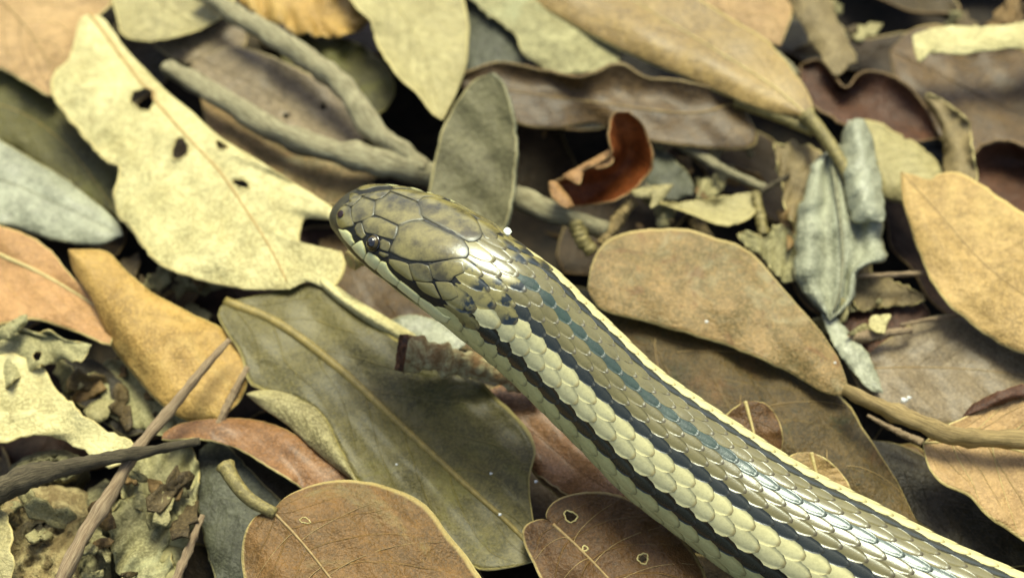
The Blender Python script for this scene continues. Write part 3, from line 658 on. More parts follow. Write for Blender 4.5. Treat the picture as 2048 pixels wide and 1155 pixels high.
# --- leaf standing up behind the head, red curl
T('dry_leaf', 'upright dull olive leaf with a thick pale rim just behind the snake head', [(985,146),(985,230),(975,330),(950,440),(940,520)], [(945,165),(905,218),(880,275),(866,335),(858,395),(870,470)], [(1010,170),(1028,230),(1034,300),(1028,390),(1012,450),(985,505)], (24,18,12,8), DKOLIVE, cr=1.5, bul=-0.8, wav=0.6, rim=rimG, mid=0, th=0.0012)
red_leaf = T('dry_leaf', 'red brown cupped leaf with a folded lighter lip', [(1258,224),(1262,290),(1235,350),(1165,412)], [(1225,228),(1216,270),(1222,305),(1200,325),(1165,340),(1130,355),(1106,366),(1112,395),(1135,410)], [(1285,250),(1304,295),(1302,340),(1270,378),(1225,402)], (26,19,13,10), REDBR, cl=3.5, cr=0.5, bul=-4, wav=0.5, rim=rimB, mid=0, th=0.0005)
T('folded_lip', 'light orange turned lip of the red brown cupped leaf', [(1220,300),(1190,322),(1162,336),(1126,352)], [(1226,325),(1200,338),(1170,335),(1160,368),(1140,360)], [(1205,308),(1180,322),(1150,338)], (20.5,17), PINK, cat='leaf fragment', marg=0, bul=0.6, wav=0.3, rag=0.5, mid=0, into=red_leaf)
T('leaf_flake', 'small pale orange chip at the foot of the red brown curl', [(1098,364),(1112,380),(1130,398),(1146,412)], [(1102,390),(1118,408),(1134,416)], [(1112,364),(1126,380),(1140,398)], (16,14), PINK, cat='leaf fragment', marg=0, bul=0.8, wav=0.2, rag=0.5, mid=0)
T('leaf_flake', 'cream hooked flake beside the red brown curl', [(1264,382),(1290,385),(1318,380),(1346,370)], [(1270,394),(1295,396),(1312,388),(1300,415),(1320,405)], [(1280,358),(1300,372),(1330,370)], (14,13), PALEO, cat='leaf fragment', marg=0, bul=1, wav=0.3, mid=0)
T('dry_leaf', 'dull green leaf in the shade behind the red brown curl', [(1290,310),(1320,340),(1350,370),(1385,390)], [(1285,350),(1300,385),(1345,400)], [(1320,300),(1360,330),(1385,365)], (6,6), SLATE, bul=1, mid=0)
T('dry_leaf', 'small olive leaf with an upturned pale rim beside the curled stalk', [(1312,405),(1380,418),(1450,412),(1522,382)], [(1360,420),(1410,440),(1450,450),(1490,442),(1512,420)], [(1370,405),(1430,395),(1480,388)], (8,9), PALEO, cl=2, bul=-0.6, rim=rimP, mid=0)
T('dry_leaf', 'tattered pale brown leaf scrap beside the teal grey leaf', [(1548,285),(1580,330),(1600,390),(1625,460)], [(1552,320),(1562,365),(1572,420),(1600,470)], [(1570,290),(1585,280),(1600,292),(1620,290),(1650,315),(1658,345),(1630,378),(1645,430)], (12,10), LOOSE, rag=3, waves=0.8, rim=rimP, mid=0)
T('dry_leaf', 'pale tattered leaf scrap at the top of the broad tan leaf', [(1475,470),(1520,480),(1560,500),(1600,560)], [(1490,490),(1530,520),(1560,560)], [(1500,462),(1535,478),(1545,455),(1560,450),(1590,470),(1600,520)], (9,9), LICHEN, rag=4, waves=0.6, rim=rimP, mid=0)
# teal grey crumpled leaf
T('dry_leaf', 'crumpled teal grey leaf folded lengthwise with a narrow torn foot', [(1660,300),(1675,400),(1685,500),(1680,580),(1660,640)], [(1625,330),(1605,400),(1595,420),(1590,500),(1592,560),(1620,600)], [(1690,290),(1730,330),(1755,400),(1768,480),(1772,520),(1745,525),(1715,545),(1705,600)], (14,14,13,11), TEALG, bul=0.3, waves=0.35, fold=1.5, wav=1.5, rag=3, rim=rimG, mid=9, midc=rimG)
T('dry_leaf', 'blue grey rolled leaf tip standing beside the olive stalk', [(1712,238),(1722,300),(1735,370),(1745,440)], [(1692,250),(1682,300),(1690,370),(1705,440)], [(1732,246),(1752,310),(1764,380),(1768,440)], (19,17), GREYG, bul=1.5, cl=-2.5, cr=-2, rag=2, waves=0.5, rim=rimG, mid=0)
T('dry_leaf', 'pale grey strip of leaf running out from under the broad tan leaf', [(1640,600),(1680,660),(1720,720),(1765,785)], [(1650,650),(1680,710),(1735,775)], [(1662,625),(1700,665),(1730,700),(1752,745)], (10,9), GREYG, bul=0.8, rag=1.5, rim=rimG, mid=0)
# --- right side
T('dry_leaf', 'greyish brown leaf under the yellow tan leaf', [(1700,740),(1820,735),(1950,740),(2120,760)], [(1730,790),(1800,825),(1900,850),(2030,830)], [(1760,690),(1840,640),(1950,630),(2080,680)], (7,8), GBROWN, bul=1.5, rim=rimB, mid=3, midc=veinB)
T('dry_leaf', 'yellow tan leaf with a torn corner and smooth lower margin', [(1802,345),(1880,430),(1970,530),(2080,610),(2230,680)], [(1806,400),(1822,455),(1840,510),(1868,570),(1920,630),(1985,678),(2060,712),(2150,730)], [(1835,352),(1858,362),(1875,350),(1910,345),(1960,368),(2030,415),(2120,470),(2220,580)], (17,16,14), YTAN, cl=-1.5, cr=1.5, bul=1.2, rim=rimP, mid=3, midc=veinB, th=0.0005)
T('dry_leaf', 'pinkish tan leaf with fine veins beneath the thick brown stalk', [(1846,886),(1930,885),(2048,905),(2200,960),(2380,1040)], [(1856,930),(1884,968),(1936,990),(1975,1030),(2048,1082),(2160,1140),(2290,1130)], [(1890,852),(1932,832),(1990,800),(2048,783),(2180,800),(2320,910)], (14,13,12), PINKT, cl=0.5, cr=2, bul=0.8, rim=rimP, veins=6, midc=veinP, mid=5, th=0.0005)
T('dry_leaf', 'dark red turned margin of leaf above the pinkish tan leaf', [(1925,834),(1980,806),(2048,784),(2160,775)], [(1985,812),(2050,794),(2140,790)], [(1950,806),(2000,782),(2050,768),(2140,755)], (15,16), REDDK, bul=1, rim=rimB, mid=0)
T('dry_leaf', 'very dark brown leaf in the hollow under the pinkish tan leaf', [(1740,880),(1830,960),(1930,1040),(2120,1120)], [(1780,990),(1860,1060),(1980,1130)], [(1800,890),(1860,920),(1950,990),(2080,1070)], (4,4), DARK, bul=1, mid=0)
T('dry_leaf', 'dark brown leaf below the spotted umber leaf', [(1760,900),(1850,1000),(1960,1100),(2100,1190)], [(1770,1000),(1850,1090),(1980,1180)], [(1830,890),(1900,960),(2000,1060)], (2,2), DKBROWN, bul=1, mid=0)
T('dry_leaf', 'spotted umber leaf with pale veins and margin beside the snake', [(1190,600),(1330,690),(1480,790),(1640,890),(1840,1060)], [(1220,720),(1330,820),(1480,930),(1640,1020),(1750,1070)], [(1290,620),(1420,660),(1540,715),(1640,765),(1695,806),(1730,862),(1782,942),(1826,1030)], (11,10,8), UMBER, bul=0.8, cl=-2, rim=rimP, veins=3, midc=veinB, mid=0, th=0.0005)
T('dry_leaf', 'broad tan leaf with rusty specks and a rounded end beside the snake neck', [(1176,575),(1320,570),(1480,610),(1600,690),(1700,788)], [(1190,605),(1222,627),(1290,642),(1380,668),(1480,700),(1570,740),(1650,785)], [(1184,530),(1208,488),(1260,464),(1340,458),(1420,472),(1495,502),(1560,570),(1625,645),(1675,715)], (15,15,13), TAN, cl=-0.8, cr=0.8, bul=1.2, wav=0.7, rim=rimP, midc=veinB, mid=0, th=0.0006)
T('dry_leaf', 'small oval brown leaf with a pale rim standing beside the snake', [(1490,804),(1500,840),(1510,880),(1520,930)], [(1462,822),(1440,850),(1450,890),(1480,930)], [(1530,808),(1558,845),(1564,885),(1550,920)], (17,14), RUSTY, bul=0.8, rim=rimP, midc=veinP, mid=7, rag=0.5, th=0.0009, marg=2.2)
T('dry_leaf', 'small round brown leaf half hidden by the snake back', [(1622,906),(1630,940),(1640,975),(1650,1020)], [(1590,908),(1570,930),(1590,980),(1620,1015)], [(1655,920),(1688,955),(1702,985),(1690,1010)], (17,14), TAN, bul=0.8, rim=rimP, midc=veinP, mid=7, rag=0.5, th=0.0009, marg=2.2)
# --- left side
T('dry_leaf', 'big cream leaf riddled with insect holes in front of the snake snout', [(182,30),(240,110),(305,195),(370,270),(440,345),(505,440),(548,510),(580,578)],
  [(162,38),(150,76),(138,118),(106,150),(108,195),(160,265),(212,325),(236,338),(228,385),(240,438),(256,452),(290,500),(325,535),(400,560),(500,578)],
  [(204,36),(222,58),(252,100),(300,150),(340,190),(385,225),(440,275),(530,330),(610,380),(668,418),(676,440),(612,436),(602,455),(598,480),(614,502),(680,503),(686,545),(662,578),(620,562)],
  (14,15,15,14,13), CREAM, cl=-1.5, cr=-1.0, bul=0.8, holes=[(287,198,(23,22,0)),(360,298,(15,22,20)),(443,291,(13,7,30)),(483,368,(17,8,20))], rim=rimP, midc=plainmat('ochre vein', (196,166,108), (172,138,82), 500, 0.55, 0.2), mid=7, rag=2.5, na=90, NC=22, ring=1.2, wav=1.8, th=0.0005)
T('dry_leaf', 'pinkish tan leaf with a long cream midrib meeting the orange leaf', [(-150,440),(0,510),(90,552),(215,625)], [(-150,640),(-60,665),(0,650),(70,640),(150,662),(222,690)], [(-120,400),(0,452),(50,468),(100,500),(140,550),(180,590)], (8,9), PINK, cl=1.5, cr=1, bul=1.5, rim=rimP, midc=veinP, mid=11)
T('dry_leaf', 'orange yellow leaf curling along its left margin beside the dark green leaf', [(138,500),(220,575),(310,665),(390,745),(440,838)], [(150,545),(182,595),(205,645),(232,702),(268,750),(308,795),(370,838)], [(180,500),(218,506),(252,542),(315,592),(385,628),(452,662),(492,702),(502,742),(480,800)], (13,12,10), ORANGE, cl=-2.5, cr=-1.5, bul=1.8, wav=1.5, rim=rimP, mid=0, th=0.0005)
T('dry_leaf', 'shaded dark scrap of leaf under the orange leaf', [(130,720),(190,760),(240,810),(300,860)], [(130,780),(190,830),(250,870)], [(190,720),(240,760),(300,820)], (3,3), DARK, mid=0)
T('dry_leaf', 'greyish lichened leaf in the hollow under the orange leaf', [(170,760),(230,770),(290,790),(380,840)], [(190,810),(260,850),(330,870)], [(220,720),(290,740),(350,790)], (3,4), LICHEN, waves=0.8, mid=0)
T('dry_leaf', 'crumbling pale lichen covered leaf with a ragged margin and a hollow', [(-70,720),(10,690),(80,675),(182,690)], [(-60,800),(0,785),(30,755),(55,752),(72,735),(100,728),(130,715),(165,720)], [(-60,650),(0,668),(30,655),(70,664),(100,662),(130,680),(160,685)], (12,13), LICHEN, waves=1.2, wav=2, rag=4, holes=[(76,712,(11,9,40))], rim=rimP, mid=0)
T('leaf_flake', 'small pale scroll of leaf over the pink tan leaf', [(-20,672),(10,662),(35,648),(54,630)], [(0,680),(30,666),(52,645)], [(-5,660),(20,645),(42,632)], (15,16), LICHEN, cat='leaf fragment', marg=0, bul=1, mid=0)
T('dry_leaf', 'torn cream tan leaf tapering to the crossing of two twigs', [(-90,760),(0,810),(90,845),(180,880),(275,912)], [(-70,860),(0,882),(50,872),(100,872),(140,885),(175,905),(215,935)], [(-40,720),(40,712),(85,735),(105,770),(140,800),(165,835),(190,842),(225,868),(262,880)], (12,12), CREAM, cl=-1, cr=0.5, bul=-0.8, wav=1.5, rag=4, rim=rimP, mid=0)
green_leaf = T('dry_leaf', 'large dark green leaf with an ochre midrib under the broken twig', [(452,604),(560,650),(680,740),(800,850),(920,960),(1020,1050),(1082,1118)],
  [(436,625),(450,660),(482,710),(498,765),(540,784),(600,798),(645,832),(680,900),(712,962),(770,1015),(860,1090),(950,1136),(1010,1136)],
  [(520,590),(632,566),(690,612),(760,655),(830,700),(900,735),(952,757),(1000,800),(1050,852),(1070,900),(1058,960),(1065,1030),(1078,1090)], (11,11,10,10), OLIVE, cl=0.8, cr=1.2, bul=0.6, wav=0.8, rim=rimP, midc=veinO, mid=20, rag=1.2, na=60, th=0.0006)
T('rolled_margin', 'pale rolled underside margin along the dark green leaf', [(494,788),(560,800),(625,845),(670,905),(716,966)], [(530,818),(572,846),(618,888),(660,924)], [(515,782),(556,783),(604,797),(642,828),(680,900)], (11.5,12), PALEO, cat='leaf margin', marg=0, bul=1.2, cl=-1.5, wav=0.2, rag=0.5, mid=0, into=green_leaf)
T('dry_leaf', 'glossy russet leaf edge sweeping under the dark green leaf', [(324,878),(400,858),(480,864),(570,905),(680,985)], [(345,880),(400,878),(470,895),(540,935),(590,966),(640,1000)], [(330,865),(370,846),(430,838),(520,842),(590,870),(650,912),(705,965)], (10,10), RUSSET, bul=0.3, cl=0.8, cr=-0.8, rim=rimP, mid=0, rag=0.8, th=0.0006)
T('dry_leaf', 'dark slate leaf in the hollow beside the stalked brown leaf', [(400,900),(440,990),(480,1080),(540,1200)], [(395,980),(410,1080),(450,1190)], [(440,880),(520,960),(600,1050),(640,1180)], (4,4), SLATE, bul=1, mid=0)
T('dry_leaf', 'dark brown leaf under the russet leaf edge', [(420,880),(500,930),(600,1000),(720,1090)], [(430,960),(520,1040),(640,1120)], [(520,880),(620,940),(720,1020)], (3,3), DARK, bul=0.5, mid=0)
T('dry_leaf', 'mottled brown stalked leaf with pale patches and a rounded base', [(545,1022),(600,1080),(660,1155),(760,1290),(850,1440)], [(510,1034),(488,1078),(490,1160),(540,1300),(680,1420)], [(578,990),(640,966),(705,961),(782,975),(850,1010),(895,1068),(940,1122),(978,1200),(965,1330)], (17,16,15), BROWN, cl=-1.2, cr=-1.5, bul=0.8, wav=0.6, rim=rimP, pet=[(450,930,19),(470,965,18.8),(500,998,18),(550,1026,17.2)], pr=14, veins=5, midc=veinB, mid=5, holes=[(610,1040,(10,5,15))], th=0.0005, rag=0.8, pz=petO, na=70, NC=20, ring=1.2, marg=1.6)
T('dry_leaf', 'red brown notched leaf with ringed insect holes beside the snake flank', [(1106,1048),(1160,1098),(1215,1155),(1270,1220),(1340,1300)], [(1084,1038),(1052,1050),(1046,1075),(1066,1125),(1100,1180),(1210,1280)], [(1092,1030),(1112,1000),(1170,984),(1240,990),(1300,1025),(1372,1085),(1412,1155),(1405,1240)], (15,14,13), RUSTY, bul=0.8, cl=-0.8, cr=-1, rim=rimP, veins=5, midc=veinB, mid=6, holes=[(1141,1032,(13,10,30)),(1286,1116,(10,10,0)),(1170,1096,5)], rag=0.8, th=0.0004, na=70, NC=20, ring=1.7)
T('dry_leaf', 'reddish brown leaf lying under the snake flank', [(960,790),(1060,860),(1160,940),(1290,1030)], [(1000,870),(1090,960),(1200,1020)], [(1020,770),(1130,830),(1240,930)], (8,8), RUSSET, bul=1, mid=2)
T('dry_leaf', 'rust coloured leaf beneath the notched leaf and the snake', [(1040,880),(1120,940),(1200,990),(1290,1060)], [(1070,950),(1140,1010),(1220,1060)], [(1120,870),(1200,930),(1290,1010)], (6,6), BROWN, bul=1, mid=0)
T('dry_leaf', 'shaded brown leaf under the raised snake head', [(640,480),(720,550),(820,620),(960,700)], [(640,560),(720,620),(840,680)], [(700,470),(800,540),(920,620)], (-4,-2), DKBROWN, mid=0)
T('dry_leaf', 'pale grey leaf scrap behind the broken twig under the neck', [(780,640),(830,650),(880,665),(930,690)], [(800,670),(850,690),(900,705)], [(820,630),(870,640),(920,660)], (9,9), GREYG, mid=0)
T('rolled_margin', 'cream rolled leaf edge between the holed leaf and the broken twig', [(640,560),(690,600),(750,638),(830,685)], [(650,578),(690,612),(748,652),(815,690)], [(655,560),(700,592),(760,628),(832,672)], (13.5,12.5), CREAM, cat='leaf margin', marg=0, bul=1.2, cl=-0.8, cr=-0.8, wav=0.2, rag=0.4, mid=0, into=green_leaf)
T('dry_leaf', 'brown leaf scraps beneath the teal grey leaf foot', [(1660,640),(1720,660),(1780,670),(1860,650)], [(1690,700),(1760,720),(1830,700)], [(1700,590),(1780,580),(1850,610)], (5,6), REDDK, mid=0)
T('dry_leaf', 'weathered woody grey leaf beside the teal leaf foot', [(1700,580),(1750,575),(1800,580),(1850,600)], [(1720,620),(1770,612),(1820,610)], [(1720,555),(1780,560),(1840,585)], (8,8), LOOSE, rag=3, rim=rimP, mid=0)
T('leaf_flake', 'little cream chip standing on the pink twig', [(1738,640),(1748,648),(1760,652),(1772,650)], [(1740,655),(1752,664),(1768,666)], [(1745,632),(1762,630),(1782,630)], (13,13), CREAM, cat='leaf fragment', marg=0, wav=0.2, rag=0.5, mid=0)
T('dry_leaf', 'serrated tan leaf margin beside the lichened bark', [(-110,1000),(-70,1060),(-40,1120),(-20,1220)], [(-150,1100),(-120,1180)], [(-20,1010),(10,1025),(18,1050),(28,1075),(20,1100),(30,1125),(22,1160),(20,1200)], (15,14), PALEO, rag=2, rim=rimP, mid=0)
T('dry_leaf', 'crinkled grey green leaf scrap beside the pink twig', [(240,1000),(280,1040),(300,1090),(320,1200)], [(215,1040),(225,1100),(260,1190)], [(290,990),(340,1030),(340,1090),(350,1180)], (7,7), LICHEN, waves=1.2, rag=4, rim=rimP, mid=0)
T('dry_leaf', 'tan crumpled leaf under the dark twig crossing', [(240,930),(290,940),(340,960),(392,1000)], [(250,1000),(310,1030),(370,1050)], [(290,905),(350,895),(388,900),(398,950)], (6,7), LICHEN, waves=1.5, rag=3, rim=rimP, mid=0)
T('leaf_flake', 'tiny white chip resting on the far side of the snake neck', [(1008,462),(1012,459),(1017,459),(1022,464)], [(1010,468),(1015,471),(1020,469)], [(1011,457),(1016,456),(1020,459)], (51.6,51.6), leafmat((235,238,230),(220,224,216),vs=0), cat='leaf fragment', marg=0, wav=0, rag=0.3, mid=0, na=8, th=0.0006)

# --- twigs and wood
barkG = plainmat('pale grey bark', (208,198,162), (140,128,96), 7, 0.75, 0.9, (2.2,6,1))
barkP = plainmat('pink grey bark', (186,164,132), (136,110,84), 7, 0.7, 0.6, (2.0,6,1))
barkD = plainmat('dark grey bark', (136,122,94), (74,64,46), 7, 0.8, 0.9, (2.5,8,1))
barkB = plainmat('brown stalk bark', (184,158,106), (124,102,62), 7, 0.6, 0.5, (1.6,7,1))
barkL = plainmat('lichened bark', (214,202,154), (146,112,72), 420, 0.85, 1.2)
woodR = plainmat('red brown broken wood', (122,78,46), (66,40,24), 700, 0.8, 1.2)
olivst = petO
stick('branch', 'thick pale grey branch passing behind the snake head', [(335,135,10),(440,195,11),(560,265,12),(660,302,12.5),(760,325,12),(870,350,9),(1000,385,7.5),(1110,425,8.5),(1215,462,8)], barkG, rad=(16,22,23,24,27,24,24,22,18), cat='branch', n=60)
stick('twig', 'bent pale grey twig joining the thick branch', [(395,-20,13),(470,30,14),(550,75,15),(640,135,16),(700,190,15.5),(742,252,14.5),(795,300,13),(850,340,10)], barkG, rad=(15,19,21,22,21,24,24,20), n=50)
stick('twig', 'thin pinkish twig slanting over the orange leaf past a node', [(458,680,17),(400,745,17.5),(335,825,17.5),(270,905,17),(222,985,17),(170,1068,17),(122,1160,17),(90,1230,16)], barkP, rad=(6,9,11,11,12,14,14,14), n=60, knots=((0.64,0.35),))
stick('twig', 'dark twig lying across the pinkish twig', [(-60,1000,18),(0,978,18),(70,950,18.5),(160,928,19),(260,908,19.5),(340,893,19),(400,882,18)], barkD, rad=(30,26,20,14,13,10,7), bumpy=0.16, n=60)
stick('twig', 'thin tan twig under the dark green leaf end', [(495,735,11),(470,780,11),(448,825,10.5),(430,870,9)], barkP, rad=(6,7,8,8))
stick('twig', 'narrow tan stem beside the segmented leaf scrap', [(405,1030,11),(385,1080,11),(360,1140,11),(335,1210,10)], barkP, rad=(5,8,9,9))
stick('twig', 'stout brown stalk crossing the pinkish tan leaf', [(1690,778,16),(1760,812,17.5),(1850,850,18.5),(1920,872,18.5),(2048,880,18),(2200,884,17)], barkB, rad=(12,17,18,17,17,15), n=50)
stick('twig', 'slim tan stem under the stout brown stalk', [(1735,830,9),(1790,860,9.5),(1845,885,10)], barkP, rad=(3,6,8))
stick('twig', 'lichened broken twig poking out from under the snake neck', [(812,706,19),(870,715,18),(940,728,16),(1010,745,14),(1080,770,12)], barkL, rad=(38,27,25,27,27), bumpy=0.22, seg=16, n=44, ends=[(0,1.0,woodR)])
stick('twig', 'short pale cut twig under the snake chin', [(700,522,20),(722,512,19.5),(760,505,18),(820,505,16)], olivst, rad=(20,20,20,19), bumpy=0.04, seg=16, ends=[(0,0.15,veinB)])
stick('twig', 'thin grey stem in the shade beside the red brown curl', [(1290,255,7),(1380,300,7.5),(1460,345,8),(1535,378,9)], barkG, rad=(7,9,9,8))
stick('twig', 'thin blue grey splinter at the end of the shaded stem', [(1520,385,10),(1545,370,10.5),(1578,350,11)], barkD, rad=(5,6,4))
stick('twig', 'short olive stem below the small olive leaf', [(1510,385,10),(1518,420,9),(1528,470,8)], olivst, rad=(9,10,11))
stick('twig', 'short olive stem leaning beside the branch end', [(1150,445,9),(1165,480,8),(1185,505,7)], olivst, rad=(14,15,14))
stick('twig', 'brown stem leaning under the red brown curl', [(1265,400,11),(1235,440,9),(1205,490,7)], barkB, rad=(12,14,13))
stick('twig', 'thin straw lying beside the yellow tan leaf', [(1715,551,12),(1770,550,12.5),(1850,546,12),(1900,545,11)], barkP, rad=(4,5,5,4))
stick('twig', 'short pink twig under the cream chip', [(1690,680,9),(1740,672,11),(1790,664,11),(1822,660,10)], barkP, rad=(10,12,8,6))
stick('twig', 'fine tan stem beside the greyish brown leaf', [(1800,650,10),(1850,640,10.5),(1920,630,10.5)], barkP, rad=(3,4,3))
stick('twig', 'dark thin stem rising at the dark reddish leaf', [(1535,95,10),(1570,125,10.5),(1595,150,11)], barkG, rad=(6,8,7))

def chunk(name, label, poly, z0, hgt, mat, seed, cat='bark', seg=44, rings=14, rough=1.0):
    P = rs(poly, seg, closed=True); c = P.mean(0); r = np.random.default_rng(seed); V = []; F = []
    ph = r.uniform(0, 6, 6)
    for q in range(rings):
        k = 1 - q / rings
        for j, p in enumerate(P):
            x, y = c + (p - c) * k * (1 + 0.03 * math.sin(j * 1.9 + q))
            e = (1 - k ** 4) ** 0.6
            h = hgt * e * (0.75 + rough * (0.16 * math.sin(x * 0.06 + ph[0]) * math.sin(y * 0.05 + ph[1]) + 0.10 * math.sin(x * 0.13 + y * 0.11 + ph[2]) + 0.14 * min(1, k * 2.5) * r.uniform(-1, 1)))
            V.append(un(x, y, (z0 + h) / 1000))
    V.append(un(c[0], c[1], (z0 + hgt * 0.8) / 1000)); n = seg; m = rings
    for q in range(m - 1):
        for j in range(n): F.append((q * n + j, q * n + (j + 1) % n, (q + 1) * n + (j + 1) % n, (q + 1) * n + j))
    for j in range(n): F.append(((m - 1) * n + j, (m - 1) * n + (j + 1) % n, m * n))
    b0 = len(V)
    for j in range(n): V.append(np.array(V[j]) - (0, 0, 0.004))
    for j in range(n): F.append((b0 + j, b0 + (j + 1) % n, (j + 1) % n, j))
    F.append(tuple(b0 + j for j in range(n))[::-1])
    o = mesh(name, V, F, mat, origin=un(c[0], c[1], z0 / 1000 - 0.004)); return tag(o, label, cat)
barkC = plainmat('crumbling pale bark', (190,172,124), (120,100,64), 260, 0.9, 1.6)
barkC2 = plainmat('crumbling grey bark', (160,152,112), (92,84,56), 300, 0.9, 1.6)
chunk('bark_piece', 'crumbling pale piece of bark beneath the dark twig', [(-40,985),(40,970),(110,960),(170,985),(185,1030),(165,1090),(150,1180),(60,1230),(-60,1200),(-80,1080)], 4, 7, barkC, 3)
chunk('bark_piece', 'greyish bark lump under the torn cream tan leaf', [(20,935),(70,905),(130,900),(170,925),(150,960),(90,975),(30,975)], 3, 6, barkC2, 5)
chunk('bark_piece', 'rotten brown lump beside the pinkish twig node', [(170,990),(215,960),(240,1000),(230,1080),(215,1180),(150,1200),(150,1090)], 2, 5, barkC2, 8)
segm = plainmat('segmented pale leaf scrap', (186,176,122), (150,138,90), 500, 0.6, 0.5)
root = empty('leaf_scrap', un(355, 1090, 0.004), 'pale segmented leaf scrap standing between bark and tan stem', 'pod')  # segmented scrap of dry leaf, built from raised pieces
for q in range(4):
    x0, y0 = 362 - q * 8, 1022 + q * 36; P = rs([(x0 - 28, y0 + 4), (x0 + 2, y0 - 6), (x0 + 28, y0 + 10), (x0 + 20, y0 + 40), (x0 - 8, y0 + 36), (x0 - 36, y0 + 28)], 24, closed=True); c = P.mean(0); V = []; F = []
    for k, h in ((1, 4), (0.98, 6.2), (0.92, 6.8), (0.6, 7.2), (0.2, 7.4)):
        for p in P: xx = c + (p - c) * k; V.append(un(xx[0], xx[1], h / 1000))
    for a in range(4):
        for j in range(24): F.append((a * 24 + j, a * 24 + (j + 1) % 24, (a + 1) * 24 + (j + 1) % 24, (a + 1) * 24 + j))
    F.append(tuple(96 + j for j in range(24))); mesh('segment', V, F, segm, root)
# --- crumbs of broken leaf in the hollows
CR = [leafmat((168,158,116), (122,112,76), (184,176,134), 0.6, spots=0.5, spotc=(90,80,50), vs=0), leafmat((140,112,72), (96,76,48), (160,132,90), 0.6, spots=0.4, spotc=(70,54,34), vs=0), leafmat((104,88,60), (70,58,40), (124,108,76), 0.6, vs=0)]
def crumbs(n, x0, x1, y0, y1, za, zb, label, group, seed):
    rr_c = random.Random(seed)
    for _ in range(n):
        x, y = rr_c.uniform(x0, x1), rr_c.uniform(y0, y1); s = rr_c.uniform(12, 38); a = rr_c.uniform(0, 6.28); z = rr_c.uniform(za, zb); m = 14
        ang = [2 * math.pi * i / m for i in range(m)]; rad = [s * (0.55 + rr_c.uniform(0, 0.6)) * (1 + 0.5 * math.cos(2 * t)) for t in ang]; V = []; F = []
        sx, sy = rr_c.uniform(-0.1, 0.1), rr_c.uniform(-0.1, 0.1); cv = rr_c.uniform(-0.004, 0.004)
        for k in (1.0, 0.6, 0.25):
            for t, r0 in zip(ang, rad):
                u, v = math.cos(t) * r0 * k, math.sin(t) * r0 * k; V.append(un(x + u * math.cos(a) - v * math.sin(a), y + u * math.sin(a) + v * math.cos(a), (z + u * sx + v * sy + cv * v * v * 0.6 + rr_c.uniform(-0.3, 0.3)) / 1000))
        for k in range(2):
            for i in range(m): F.append((k * m + i, k * m + (i + 1) % m, (k + 1) * m + (i + 1) % m, (k + 1) * m + i))
        F.append(tuple(2 * m + i for i in range(m)))
        o = mesh('leaf_crumb', V, F, [CR[rr_c.choice([0, 0, 1, 2])]], uv=[(0.5, 0.5)] * len(V), origin=un(x, y, z / 1000)); so_ = o.modifiers.new('thickness', 'SOLIDIFY'); so_.thickness = 0.0005
        tag(o, label, 'leaf fragment', group)
crumbs(16, 120, 330, 730, 880, 1, 7, 'small torn crumb of leaf in the hollow beside the orange leaf', 'crumbs beside the orange leaf', 11)
crumbs(22, 10, 400, 940, 1150, 8, 12, 'small torn crumb of leaf among the bark pieces and pinkish twig', 'crumbs among the bark', 12)
crumbs(22, 1240, 1620, 290, 470, 0, 7, 'small torn crumb of leaf in the hollow beside the red brown curl', 'crumbs beside the red brown curl', 13)
crumbs(12, 1640, 1860, 520, 720, 2, 8, 'small torn crumb of leaf under the teal grey leaf foot', 'crumbs under the teal grey leaf', 14)
crumbs(12, 250, 400, 540, 640, 0, 6, 'small torn crumb of leaf in the hollow between the cream and green leaves', 'crumbs between cream and green leaves', 15)
crumbs(8, 1560, 2040, 0, 130, 3, 8, 'small torn crumb of leaf near the cream strip', 'crumbs near the cream strip', 16)
# --- white specks on the leaves
spm = N('white grain'); spm.b.inputs['Base Color'].default_value = (0.75, 0.76, 0.70, 1); spm.b.inputs['Roughness'].default_value = 0.5
for (x, y, z, r_) in [(1000,1028,12.3,5),(982,946,12.2,4),(1808,800,10.5,9),(1818,795,10.8,6),(1413,643,17,5),(1700,245,14.5,7),(1670,725,16,3.5),(793,928,12.5,3.5),(1072,962,11.5,5)]:
    c = un(x, y, z / 1000); q = pxr(c) * r_ * 0.8; V = []; F = []
    for i in range(5):
        for j in range(8):
            ph = math.pi * i / 4; t = j * math.pi / 4; k = q * (1 + 0.25 * math.sin(j * 2.3 + i)); V.append(c + k * np.array([math.sin(ph) * math.cos(t), math.sin(ph) * math.sin(t) * 0.8, math.cos(ph) * 0.6]))
    for i in range(4):
        for j in range(8): F.append((i * 8 + j, i * 8 + (j + 1) % 8, (i + 1) * 8 + (j + 1) % 8, (i + 1) * 8 + j))
    tag(mesh('grain', V, F, spm.m, origin=c - (0, 0, q * 0.6)), 'tiny white grain lying on a leaf', 'grain', 'white grains scattered on the leaves')

# --- loose litter filling the layer below and the floor around
def proto(nm, mat, length, width, bend, seed, label):
    r = np.random.default_rng(seed); n, m = 18, 9; V = []; F = []; UV = []
    for i in range(n):
        t = i / (n - 1); w = width * 0.5 * math.sin(math.pi * t ** 0.85) ** 0.75
        for j in range(m):
            s = -1 + 2 * j / (m - 1); V.append(((t - 0.5) * length, s * w * (1 + 0.05 * math.sin(t * 20 + seed)), bend * (s * s - 0.4) * 0.5 + bend * 0.5 * math.sin(t * 5 + seed) + 0.0008 * math.sin(t * 17 + s * 3))); UV.append((t, s * 0.5 + 0.5))
    for i in range(n - 1):
        for j in range(m - 1): a = i * m + j; F.append((a, a + 1, a + m + 1, a + m))
    o = mesh(nm, np.array(V), F, [mat, rimB], uv=UV, origin=(0, 0, 0)); sol = o.modifiers.new('thickness', 'SOLIDIFY'); sol.thickness = 0.0004; sol.material_offset_rim = 1
    return tag(o, label, 'leaf', 'loose leaves of the lower litter')
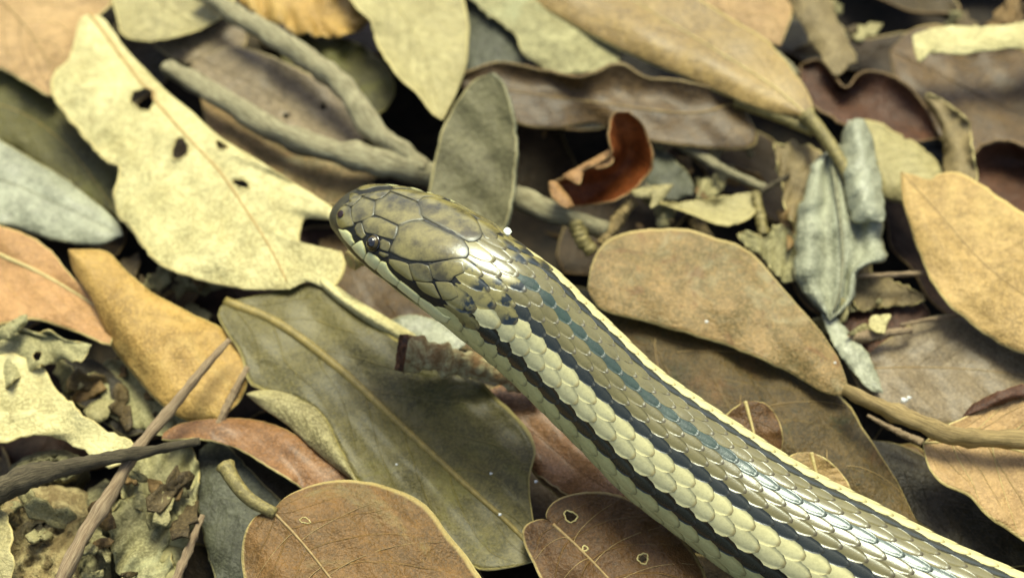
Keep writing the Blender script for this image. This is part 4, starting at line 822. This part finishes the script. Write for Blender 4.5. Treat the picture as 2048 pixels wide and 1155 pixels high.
FD_SHADE = [leafmat(c, None, None, 0.5, spots=0.4, spotc=(26,20,14), vs=0.2) for c in ((66,50,30), (88,74,50), (74,58,32), (44,38,28), (62,40,28))]  # filler leaf colours darkened, so the shade of the gaps is painted in
pr_ = [proto('litter_leaf', FD_SHADE[0], 0.062, 0.026, 0.004, 1, 'dark brown leaf of the lower litter showing in the gaps'),
       proto('litter_leaf', FD_SHADE[1], 0.055, 0.024, 0.005, 2, 'dull tan leaf of the lower litter showing in the gaps'),
       proto('litter_leaf', FD_SHADE[2], 0.07, 0.030, 0.003, 3, 'speckled umber leaf of the lower litter showing in the gaps'),
       proto('litter_leaf', FD_SHADE[3], 0.05, 0.024, 0.004, 4, 'blackish leaf of the lower litter, colour darkened for the shade in the gaps'),
       proto('litter_leaf', FD_SHADE[4], 0.058, 0.028, 0.004, 5, 'dark reddish leaf of the lower litter showing in the gaps')]
cnt = [0] * 5
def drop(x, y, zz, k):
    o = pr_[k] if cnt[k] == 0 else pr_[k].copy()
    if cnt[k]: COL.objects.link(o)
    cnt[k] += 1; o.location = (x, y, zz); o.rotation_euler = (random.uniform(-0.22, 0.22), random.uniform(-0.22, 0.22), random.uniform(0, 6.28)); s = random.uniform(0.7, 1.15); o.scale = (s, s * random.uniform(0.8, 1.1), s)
gi = 0
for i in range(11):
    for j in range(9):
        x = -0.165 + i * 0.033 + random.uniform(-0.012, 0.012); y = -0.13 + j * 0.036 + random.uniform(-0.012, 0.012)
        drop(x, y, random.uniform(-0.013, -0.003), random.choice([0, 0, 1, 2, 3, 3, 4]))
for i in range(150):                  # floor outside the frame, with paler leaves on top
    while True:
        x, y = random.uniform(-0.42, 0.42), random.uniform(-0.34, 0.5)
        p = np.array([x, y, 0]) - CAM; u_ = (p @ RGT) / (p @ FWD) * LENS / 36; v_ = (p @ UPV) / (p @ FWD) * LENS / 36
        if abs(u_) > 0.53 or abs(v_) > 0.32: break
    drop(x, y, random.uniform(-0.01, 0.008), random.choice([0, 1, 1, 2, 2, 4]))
